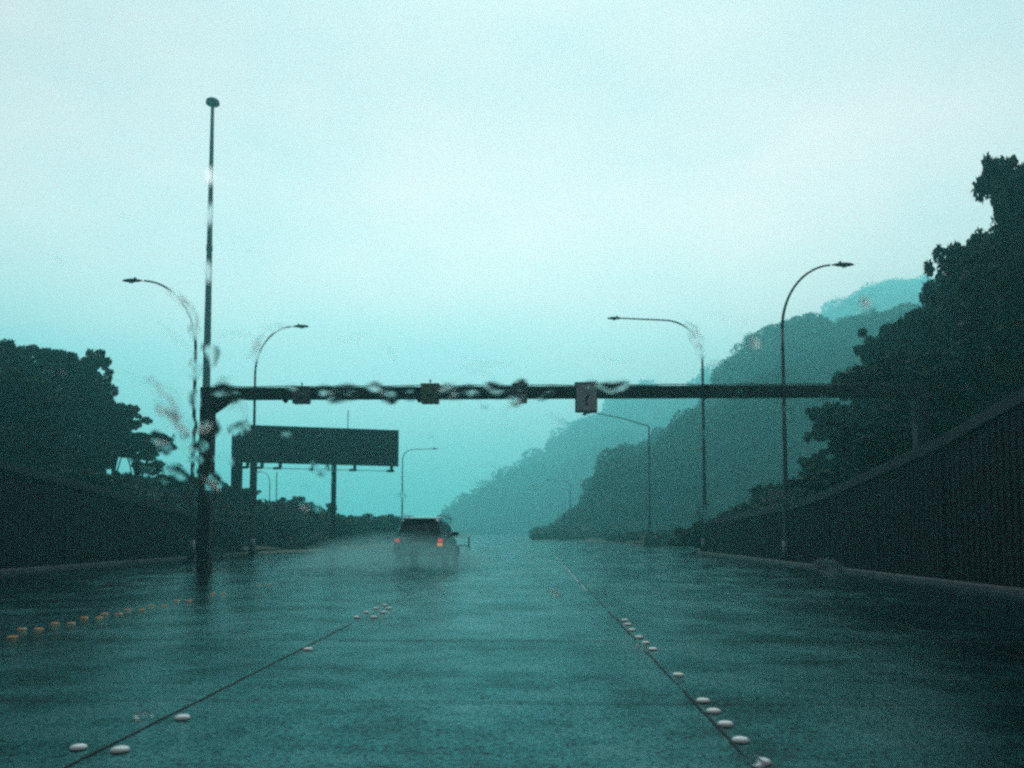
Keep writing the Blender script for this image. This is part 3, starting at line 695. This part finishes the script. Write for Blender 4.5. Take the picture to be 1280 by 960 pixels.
for u in (309, 327, 350, 394, 409, 443, 489):
    x = loc(u); zz = z0 + (zc0 - z0) * x / Lb
    bm = bmesh.new(); tube(bm, [(x, -.1, zz + .1), (x, -.12, zz - .34), (x, -.9, zz - .42)], .045, 6); box(bm, (x - .11, -.14, zz - .36), (x + .11, .1, zz + .0))
    fl = obj('lamp_arm', bm, M_steel, root)
    bm = bmesh.new(); box(bm, (x - .4, -1.15, zz - .5), (x + .12, -.85, zz - .34), .02); obj('floodlight', bm, M_steel, fl)
for u, v in ((306, 506), (434, 511)):
    x = loc(u); zz = z1 + (zc1 - z1) * x / Lb
    bm = bmesh.new(); tube(bm, [(x, 0, zz - .05), (x, 0, at(u, v, 59).z)], .03, 6); obj('lightning_rod', bm, M_steel, root)

# small flat-roofed cabin under the billboard, thin pole
q = at(333, 666, 112); q2 = at(364, 646, 112)
root = empty('utility_cabin', (q.x, 112, 0), 'small flat-roofed cabin half hidden by bushes under the billboard', 'cabin')
bm = bmesh.new(); box(bm, (0, 0, -.1), (q2.x - q.x, 2.5, q2.z - .18)); obj('wall', bm, M_build, root)
bm = bmesh.new(); box(bm, (-.2, -.2, q2.z - .178), (q2.x - q.x + .2, 2.7, q2.z), .02); obj('roof', bm, M_steel, root)
bm = bmesh.new(); box(bm, (.5, -.04, 0), (1.4, -.002, 2.0)); obj('door', bm, M_steel, root)
q = at(346, 591, 80)
root = empty('thin_pole', (q.x, 80, 0), 'thin bare pole standing under the billboard left of the slim post', 'pole')
bm = bmesh.new(); tube(bm, [(0, 0, -.2), (0, 0, q.z)], [.06, .045], 8); obj('shaft', bm, M_galv, root)
bm = bmesh.new(); lathe(bm, [(0, q.z - .005), (.07, q.z), (.05, q.z + .06), (0, q.z + .08)], 10); obj('cap', bm, M_galv, root)
# marker post right of the car, pale rail end on the right verge
q = ground_at(586, 684)
root = empty('marker_post', (q.x, q.y, 0), 'thin dark roadside marker post in the fog right of the car', 'marker post')
bm = bmesh.new(); box(bm, (-.06, -.04, -.1), (.06, .04, at(586, 671, q.y).z), .01); obj('post', bm, M_steel, root)
bm = bmesh.new(); box(bm, (-.95, -.04, .08), (-.062, .04, .17), .01); obj('foot_rail', bm, M_steel, root)
q = Vector((at(804, 680, 75).x, 75, 0))
root = empty('rail_end', (q.x, q.y, 0), 'small pale yellow rail end beside the foot of the straight-armed lamp', 'rail')
bm = bmesh.new(); box(bm, (-.05, -.05, -.1), (.05, .05, .85), .01); obj('post', bm, M_clear, root)
bm = bmesh.new(); box(bm, (-1.5, -.06, .3), (-.052, .06, .42), .01); box(bm, (-.35, -.05, .76), (-.052, .05, .83), .01); obj('rail', bm, M_clear, root)

# ------------------------------------------------------------------ road studs
def stud_mesh(m, h=0.024, r=0.054):
    bm = bmesh.new(); lathe(bm, [(r, -.003), (r * 1.0, .003), (r * .93, h * .45), (r * .72, h * .8), (r * .4, h * .97), (0, h)], 22)
    me = bpy.data.meshes.new('road_stud'); bmesh.ops.recalc_face_normals(bm, faces=bm.faces); bm.to_mesh(me); bm.free(); me.materials.append(m)
    for p_ in me.polygons: p_.use_smooth = True
    return me
SW = stud_mesh(M_ceramic)
def stud_y():
    bm = bmesh.new(); a = [(-.05, -.05, 0), (.05, -.05, 0), (.05, .05, 0), (-.05, .05, 0)]; b = [(-.04, -.028, .02), (.04, -.028, .02), (.04, .028, .02), (-.04, .028, .02)]
    A_ = [bm.verts.new(x) for x in a]; B_ = [bm.verts.new(x) for x in b]; bm.faces.new(A_[::-1]); bm.faces.new(B_)
    for k in range(4): bm.faces.new((A_[k], A_[(k + 1) % 4], B_[(k + 1) % 4], B_[k]))
    me = bpy.data.meshes.new('road_stud'); bm.to_mesh(me); bm.free(); me.materials.append(M_yellow); return me
SY = stud_y()
ORD = ['nearest', 'second nearest', 'third nearest', 'fourth nearest', 'fifth nearest', 'sixth nearest', 'seventh nearest', 'eighth nearest', 'ninth nearest', 'tenth nearest', 'eleventh nearest', 'twelfth nearest', 'thirteenth nearest', 'fourteenth nearest', 'fifteenth nearest', 'sixteenth nearest', 'seventeenth nearest', 'eighteenth nearest']
def stud(x, y, me, label, group, s=1.0):
    o = bpy.data.objects.new('road_stud', me); C.objects.link(o); o.location = (x, y, 0.004); o.scale = (s, s, s); o.rotation_euler.z = random.uniform(-.2, .2)
    tag(o, label, 'road stud', group)
for i, (u, v) in enumerate([(952, 951), (926, 924), (907, 904), (892, 888), (879, 875), (848, 843), (816, 811), (807, 803), (799, 796), (790, 787), (785, 780), (781, 775)]):
    q = ground_at(u, v, 0.012); stud(q.x, q.y, SW, ORD[i] + ' white domed stud in the row just right of the right pavement joint', 'studs of the right row')
for i, (u, v) in enumerate([(150, 936), (228, 896), (385, 811), (467, 771), (479, 765), (486, 760)]):
    q = ground_at(u, v, 0.012); stud(q.x, q.y, SW, ORD[i] + ' white domed stud on the inner side of the left pavement joint', 'inner studs of the left joint')
for i, (u, v) in enumerate([(98, 933), (177, 895), (446, 771), (458, 765), (470, 760), (480, 756)]):
    q = ground_at(u, v, 0.012); stud(q.x, q.y, SW, ORD[i] + ' white domed stud on the outer side of the left pavement joint', 'outer studs of the left joint', 0.9)
yl = [(3, 796), (37, 786), (78, 779), (114, 772), (139, 767), (168, 762), (197, 757), (228, 751), (272, 742), (330, 731)]
for i, (u, v) in enumerate(yl):
    q = ground_at(u, v, 0.01); stud(q.x - .1, q.y, SY, ORD[i] + ' pair of the yellow stud row, its outer stud', 'yellow studs', 0.9)
    stud(q.x + .11, q.y + .02, SY, ORD[i] + ' pair of the yellow stud row, its inner stud', 'yellow studs', 0.9)

# ------------------------------------------------------------------ the car ahead
CY = 31.0; cx = at(523, 690, CY).x
car = empty('car', (cx, CY, 0), 'dark sport utility vehicle driving ahead in spray with red tail lamps lit', 'car', rz=R(-2.5))
def loft(bm, secs):
    """secs: (y, half width bottom, half width top, z bottom, z top, corner)"""
    rings = []
    for (y, wb, wt, zb_, zt_, c) in secs:
        pts = []
        for (sx, wv, zz, cz) in ((-1, wb, zb_, 1), (1, wb, zb_, 1), (1, wt, zt_, -1), (-1, wt, zt_, -1)):
            p0 = Vector((sx * wv, zz))
            nxt = {(-1, 1): [(0, c), (c, 0)], (1, 1): [(-c, 0), (0, c)], (1, -1): [(0, -c), (-c, 0)], (-1, -1): [(c, 0), (0, -c)]}[(sx, cz)]
            pa = p0 + Vector(nxt[0]); pb = p0 + Vector(nxt[1])
            pts += [pa, p0.lerp((pa + pb) / 2, 0.6), pb]
        rings.append([bm.verts.new((q_.x, y, q_.y)) for q_ in pts])
    n = len(rings[0])
    for a, b in zip(rings, rings[1:]):
        for j in range(n): bm.faces.new((a[j], a[(j + 1) % n], b[(j + 1) % n], b[j]))
    bm.faces.new(rings[0][::-1]); bm.faces.new(rings[-1])
bm = bmesh.new()
loft(bm, [(0, .86, .84, .48, 1.02, .08), (.06, .93, .9, .42, 1.07, .1), (.5, .96, .92, .36, 1.1, .12), (2.6, .96, .92, .32, 1.08, .12), (3.4, .96, .9, .34, 1.05, .12), (4.3, .93, .84, .38, .98, .12), (4.7, .82, .74, .46, .86, .1)])
loft(bm, [(.08, .86, .76, 1.04, 1.3, .05), (.22, .87, .7, 1.04, 1.66, .06), (.4, .88, .68, 1.04, 1.78, .08), (1.2, .88, .69, 1.04, 1.83, .08), (2.2, .88, .69, 1.04, 1.8, .08), (2.7, .88, .66, 1.04, 1.62, .07), (3.5, .86, .78, 1.0, 1.07, .02)])
obj('body', bm, M_paint, car)
bm = bmesh.new(); vs = [(-.7, .075, 1.12), (.7, .075, 1.12), (.6, .245, 1.62), (-.6, .245, 1.62)]
a = [bm.verts.new(v) for v in vs]; b = [bm.verts.new((v[0] * .98, v[1] + .08, v[2])) for v in vs]
for q_ in a: q_.co.y -= 0.025
bm.faces.new(a); bm.faces.new(b[::-1])
for k in range(4): bm.faces.new((a[k], a[(k + 1) % 4], b[(k + 1) % 4], b[k]))
obj('rear_window', bm, M_glass, car)
for s in (-1, 1):
    for (ya, yb) in ((.55, 1.35), (1.42, 2.15), (2.22, 2.95)):
        bm = bmesh.new(); zt_ = 1.66 if yb < 2.9 else 1.5
        f_ = lambda z: .885 - (.885 - .69) * (z - 1.04) / .77
        vs = [(f_(1.14), ya, 1.14), (f_(1.14), yb, 1.14), (f_(zt_), yb - (.25 if yb > 2.9 else .04), zt_), (f_(1.66), ya + (.12 if ya < 1 else .03), 1.66)]
        a = [bm.verts.new((s * (v[0] + .014), v[1], v[2])) for v in vs]; b = [bm.verts.new((s * (v[0] - .03), v[1], v[2])) for v in vs]
        bm.faces.new(a); bm.faces.new(b[::-1])
        for k in range(4): bm.faces.new((a[k], a[(k + 1) % 4], b[(k + 1) % 4], b[k]))
        obj('side_window', bm, M_glass, car)
    bm = bmesh.new(); box(bm, (s * .80 - .07, -.03, .88), (s * .80 + .09, .12, 1.0), .02); tl = obj('tail_lamp', bm, M_tail, car)
    bm = bmesh.new(); box(bm, (s * .80 - .1, -.028, .73), (s * .80 + .09, .1, .84), .015); obj('indicator', bm, M_amber if s > 0 else M_lens, car)
    bm = bmesh.new(); box(bm, (s * 1.02 - .12, 2.62, 1.1), (s * 1.02 + .1, 2.8, 1.28), .04); box(bm, (s * .92 - .05, 2.68, 1.12), (s * .92 + .05, 2.74, 1.17)); obj('wing_mirror', bm, M_paint, car)
    bm = bmesh.new(); tube(bm, [(s * .62, .45, 1.8), (s * .63, .55, 1.87), (s * .63, 2.1, 1.87), (s * .62, 2.25, 1.81)], .022, 8); obj('roof_rail', bm, M_trim, car)
    for y_ in (.98, 3.75):
        wh = bpy.data.objects.new('wheel', None)
        bm = bmesh.new(); prof = [(.24, -.11), (.33, -.12), (.365, -.08), (.37, 0), (.365, .08), (.33, .12), (.24, .11)]
        lathe(bm, prof, 28)
        bmesh.ops.rotate(bm, verts=bm.verts, matrix=Matrix.Rotation(R(90), 3, 'Y')); bmesh.ops.translate(bm, verts=bm.verts, vec=(s * .86, y_, .37))
        ty = obj('wheel', bm, M_rubber, car, True)
        bm = bmesh.new(); lathe(bm, [(0, .1), (.05, .1), (.12, .07), (.22, .085), (.245, .1), (.245, -.1), (0, -.1)], 20)
        bmesh.ops.rotate(bm, verts=bm.verts, matrix=Matrix.Rotation(R(90 * s), 3, 'Y')); bmesh.ops.translate(bm, verts=bm.verts, vec=(s * .87, y_, .37)); obj('rim', bm, M_trim, ty)
bm = bmesh.new(); box(bm, (-.93, -.1, .42), (.93, .06, .66), .05); obj('rear_bumper', bm, M_trim, car)
bm = bmesh.new(); box(bm, (-.26, -.025, .74), (.26, .02, .87), .008); obj('number_plate', bm, M_plate, car)
bm = bmesh.new(); box(bm, (-.5, -.03, .93), (.5, .0, .97), .008); obj('tailgate_trim', bm, M_trim, car)
bm = bmesh.new(); box(bm, (-.6, .1, 1.7), (.6, .42, 1.77), .02); obj('roof_spoiler', bm, M_paint, car)
bm = bmesh.new(); tube(bm, [(.0, .03, 1.1), (-.42, .1, 1.2)], .012, 5); obj('wiper', bm, M_rubber, car)

# spray thrown up by the wheels: a low drifting volume
def spray(name, lo, hi, dens, label):
    bm = bmesh.new(); box(bm, lo, hi); me_m = bpy.data.materials.new('tyre_spray'); me_m.use_nodes = True; tt = me_m.node_tree
    for n in list(tt.nodes):
        if n.type == 'BSDF_PRINCIPLED': tt.nodes.remove(n)
    out = [n for n in tt.nodes if n.type == 'OUTPUT_MATERIAL'][0]
    pv = N(tt, 'ShaderNodeVolumePrincipled'); pv.inputs['Color'].default_value = (0.42, 0.86, 0.86, 1)
    g = N(tt, 'ShaderNodeTexCoord'); mp_ = N(tt, 'ShaderNodeMapping'); c_ = [(a + b) / 2 for a, b in zip(lo, hi)]; s_ = [2 / (b - a) for a, b in zip(lo, hi)]
    mp_.inputs['Scale'].default_value = s_; mp_.inputs['Location'].default_value = (-c_[0] * s_[0], -c_[1] * s_[1], -lo[2] * s_[2] / 2)
    mp_.inputs['Scale'].default_value[2] = s_[2] / 2
    gr_ = N(tt, 'ShaderNodeTexGradient', gradient_type='SPHERICAL')
    nz = N(tt, 'ShaderNodeTexNoise'); nz.inputs['Scale'].default_value = 0.9; nz.inputs['Detail'].default_value = 3
    tt.links.new(g.outputs['Object'], mp_.inputs['Vector']); tt.links.new(mp_.outputs[0], gr_.inputs['Vector']); tt.links.new(g.outputs['Object'], nz.inputs['Vector'])
    a_ = N(tt, 'ShaderNodeMath', operation='MULTIPLY'); b_ = N(tt, 'ShaderNodeMapRange'); b_.inputs['From Min'].default_value = 0.36; b_.inputs['From Max'].default_value = 0.62
    tt.links.new(nz.outputs['Fac'], b_.inputs['Value']); tt.links.new(gr_.outputs['Fac'], a_.inputs[0]); tt.links.new(b_.outputs[0], a_.inputs[1])
    d_ = N(tt, 'ShaderNodeMath', operation='MULTIPLY'); d_.inputs[1].default_value = dens
    tt.links.new(a_.outputs[0], d_.inputs[0]); tt.links.new(d_.outputs[0], pv.inputs['Density']); tt.links.new(pv.outputs[0], out.inputs['Volume'])
    o = obj(name, bm, me_m); tag(o, label, None, None, 'stuff'); return o
spray('tyre_spray', (cx - 4.4, CY - 7, 0.015), (cx + 3.2, CY + 5, 1.35), 1.15, 'pale spray thrown up behind the wheels of the car ahead')

# ------------------------------------------------------------------ haze
bm = bmesh.new(); box(bm, (-700, -80, -3), (700, 1050, 232))
mh = bpy.data.materials.new('haze_air'); mh.use_nodes = True; tt = mh.node_tree
for n in list(tt.nodes):
    if n.type == 'BSDF_PRINCIPLED': tt.nodes.remove(n)
pv = N(tt, 'ShaderNodeVolumePrincipled'); pv.inputs['Color'].default_value = HAZE_COLOR; pv.inputs['Density'].default_value = HAZE_DENSITY; pv.inputs['Anisotropy'].default_value = 0.6
tt.links.new(pv.outputs[0], [n for n in tt.nodes if n.type == 'OUTPUT_MATERIAL'][0].inputs['Volume'])
tag(obj('haze', bm, mh), 'blue-green rain haze filling the valley', None, None, 'stuff')

# ------------------------------------------------------------------ rainwater smeared over the windscreen
mw = bpy.data.materials.new('rainwater'); mw.use_nodes = True; tt = mw.node_tree; p = tt.nodes['Principled BSDF']
p.inputs['Base Color'].default_value = (1, 1, 1, 1); p.inputs['Roughness'].default_value = 0.0; p.inputs['IOR'].default_value = 1.33; p.inputs['Transmission Weight'].default_value = 1.0
RAKE = R(36); W0 = EYE + Vector((0, 0.78, 0)); WU = Vector((0, -math.cos(RAKE), math.sin(RAKE))); WR = Vector((1, 0, 0)); WN = WR.cross(WU)
if WN.y < 0: WN = -WN
def on_screen(u, v):
    r = ray(u, v); s_ = (W0 - EYE).dot(WN) / r.dot(WN); return EYE + r * s_
WV, WF, WT = [], [], []
def smear(u, v, a, b, ang=0.0, bend=0.0, hgt=0.12, seed=None, wave=0.5):
    """patch of water: half length a, half width b (as seen), turned by ang, bent; flat on the glass, domed outside"""
    seed = random.random() * 99 if seed is None else seed
    ca, sa = math.cos(R(ang)), math.sin(R(ang)); nr, na = 6, 26
    c0 = on_screen(u, v); px = (on_screen(u + 1, v) - c0).length
    base = len(WV); top_ = []; bot = []
    for i in range(nr + 1):
        rr = i / nr
        for j in range(na):
            th = 2 * math.pi * j / na
            k = 1 + wave * 0.5 * mnoise.noise(Vector((math.cos(th) * 1.6 + seed, math.sin(th) * 1.6, seed)))
            lx, ly = a * rr * k * math.cos(th), b * rr * k * math.sin(th)
            ly += bend * b * ((lx / a) ** 2 - 0.3)
            q = on_screen(u + lx * ca - ly * sa, v + lx * sa + ly * ca)
            hh = hgt * b * px * (1 - rr ** 2) ** 1.7 * (1 + wave * mnoise.noise(Vector((lx / b * 0.8 + seed, ly / b * 0.8, seed))))
            top_.append(q + WN * (0.000305 + max(hh, 0))); bot.append(q + WN * 0.0003)
    WV.extend(top_); nb_ = len(top_); WV.extend(bot)
    for i in range(nr):
        for j in range(na):
            p0, p1, p2, p3 = i * na + j, i * na + (j + 1) % na, (i + 1) * na + (j + 1) % na, (i + 1) * na + j
            if i == 0:
                WF.append((base, base + p2, base + p3)); WF.append((base + nb_, base + nb_ + p3, base + nb_ + p2)); WT.extend((True, False))
            else:
                WF.append((base + p0, base + p1, base + p2, base + p3)); WF.append((base + nb_ + p3, base + nb_ + p2, base + nb_ + p1, base + nb_ + p0)); WT.extend((True, False))
SM = [  # u, v, half length, half width, angle, bend, height
 (190, 485, 18, 9, 50, .6, .16), (208, 512, 16, 11, 20, .8, .18), (228, 548, 22, 10, 70, .5, .17), (198, 548, 14, 8, 30, -.6, .16), (250, 560, 14, 9, 0, .6, .18), (218, 590, 20, 8, 20, .6, .16), (262, 612, 18, 9, 60, .8, .15),
 (560, 650, 9, 4, 30, .4, .1), (610, 690, 16, 5, 10, .4, .14), (520, 720, 18, 5, 10, .4, .16), (700, 745, 16, 5, 30, .4, .16), (330, 740, 14, 5, 10, .4, .16), (300, 512, 14, 9, 30, .8, .16),
 (870, 425, 12, 7, 60, .6, .16), (242, 415, 10, 6, 60, .8, .16), (243, 500, 6, 14, 0, .4, .16), (318, 440, 8, 14, 10, .5, .16),
 (265, 442, 17, 9, 60, 1, .12), (243, 462, 14, 6, 80, 1, .12), (262, 536, 15, 12, 0, .6, .13), (282, 492, 24, 11, 10, .4, .13), (215, 500, 30, 9, 60, 1.4, .10), (235, 530, 30, 10, 20, -1, .10),
 (205, 520, 16, 8, 70, .5, .12), (300, 540, 16, 12, 30, 1, .10), (265, 600, 30, 8, 40, 1.2, .10), (280, 575, 12, 6, 20, .5, .1), (72, 463, 10, 8, 30, .4, .1), (85, 466, 8, 5, 10, 0, .1),
 (92, 562, 9, 3, 10, .2, .14), (180, 586, 9, 4, 20, .2, .16), (205, 602, 8, 3.5, 20, .2, .16), (238, 609, 12, 3.5, 10, .2, .16), (170, 669, 8, 3, 10, .2, .16), (485, 671, 6, 2, 0, 0, .1),
 (238, 392, 26, 5, 65, 1, .10), (222, 372, 16, 4, 40, 1, .10), (222, 425, 34, 4, 42, .2, .08), (325, 425, 22, 4, 110, .8, .10), (345, 411, 12, 4, -20, .5, .1), (295, 418, 26, 3.5, 0, -1.2, .09),
 (430, 493, 22, 10, -10, .5, .13), (405, 490, 12, 7, 0, .5, .12), (488, 496, 13, 10, 40, .5, .14), (470, 486, 14, 6, 10, 1, .12), (512, 492, 9, 9, 0, 0, .1), (558, 491, 14, 9, 0, .5, .12),
 (585, 492, 20, 8, 0, .8, .12), (620, 487, 18, 9, 20, -.6, .12), (650, 488, 11, 13, 10, .4, .12), (612, 455, 34, 4, 4, -1.5, .09), (598, 465, 22, 5, 20, .5, .10), (640, 508, 20, 5, -35, .4, .13), (605, 509, 8, 4, 20, 0, .12),
 (765, 484, 22, 9, 0, -1.3, .12), (738, 486, 10, 9, 40, .5, .10), (685, 492, 16, 6, -25, .4, .1), (700, 528, 18, 6, 35, .3, .13), (925, 491, 8, 7, 20, .4, .12), (765, 450, 26, 3, 10, -1.3, .08),
 (940, 432, 17, 10, 70, .6, .11), (945, 428, 7, 8, 20, .3, .12), (1070, 378, 30, 8, -8, -1.6, .10), (1085, 388, 20, 8, 70, .6, .10), (898, 395, 18, 3.5, 12, .5, .12), (933, 402, 12, 2.5, 5, 0, .12),
 (866, 412, 14, 5, 50, .4, .1), (876, 440, 12, 4, 80, .3, .1), (440, 422, 20, 4, -12, -.6, .12), (490, 442, 14, 4, 60, .3, .1), (155, 271, 14, 3, 10, -.6, .14), (75, 327, 15, 3, 38, -.4, .12), (317, 313, 10, 2.5, 12, 0, .12),
 (262, 220, 3, 12, 0, 0, .1), (262, 268, 4, 14, 10, 0, .1), (260, 340, 4, 16, 0, 0, .1),
 (357, 541, 11, 4, 8, -.4, .16), (403, 546, 10, 3.5, 15, -.4, .16), (345, 668, 18, 12, 0, .4, .13), (383, 645, 16, 10, 30, .5, .11), (400, 590, 18, 6, 40, .4, .10), (300, 560, 8, 6, 30, 0, .1), (378, 632, 10, 5, 30, 0, .1), (500, 620, 9, 4, 0, 0, .1), (600, 604, 12, 3, -5, -.4, .1),
 (300, 665, 26, 6, 15, .5, .12), (270, 690, 14, 5, 20, .4, .12), (340, 700, 14, 4, 5, 0, .12), (880, 640, 14, 9, 80, .3, .12), (985, 625, 10, 12, 10, .3, .12), (1040, 715, 24, 12, 40, .6, .10), (1145, 515, 20, 3, 85, .2, .12), (1065, 512, 8, 2.5, 5, 0, .14),
 (504, 736, 12, 4.5, 18, .3, .16), (690, 738, 14, 4, 35, .3, .16), (672, 724, 10, 3.5, 40, .3, .16), (345, 757, 8, 3, 12, 0, .12),
 (182, 894, 14, 6, -10, .3, .12), (940, 950, 20, 7, 20, .3, .10), (852, 855, 8, 5, 60, .3, .1), (800, 808, 12, 5, 30, .3, .1), (555, 742, 10, 3, 5, .2, .12), (430, 715, 14, 3, -10, .2, .14), (372, 718, 9, 3, 0, .2, .14), (470, 706, 12, 3, 10, .2, .14),
 (760, 745, 18, 9, 25, .4, .1), (905, 745, 16, 5, 10, .3, .1), (840, 720, 12, 4, 10, .2, .14), (700, 690, 16, 4, 15, .2, .12), (620, 700, 10, 3, -10, .2, .12), (240, 655, 10, 4, 30, .4, .12), (205, 560, 14, 7, 50, .4, .12), (245, 575, 10, 5, 10, .3, .12)]
for (u, v, a, b, an, be, hg) in SM: smear(u, v, a, b, an, be, min(hg, 0.125) * 0.16)
for k in range(26):
    v = random.uniform(450, 640); u = random.uniform(0, 1280)
    smear(u, v, random.uniform(4, 14), random.uniform(1.6, 4), random.gauss(10, 22), random.uniform(-.6, .8), random.uniform(.012, .028))
me = bpy.data.meshes.new('rainwater'); me.from_pydata([tuple(v) for v in WV], [], WF); me.materials.append(mw)
for p_ in me.polygons: p_.use_smooth = True
me.update()
flip = [p_.index for p_ in me.polygons if (p_.normal.dot(WN) > 0) != WT[p_.index]]
bm = bmesh.new(); bm.from_mesh(me); bm.faces.ensure_lookup_table(); bmesh.ops.reverse_faces(bm, faces=[bm.faces[k] for k in flip]); bm.to_mesh(me); bm.free()
o = bpy.data.objects.new('rainwater', me); C.objects.link(o); o.visible_shadow = True
tag(o, 'smears and beads of rainwater left by the wiper on the windscreen', None, None, 'stuff')
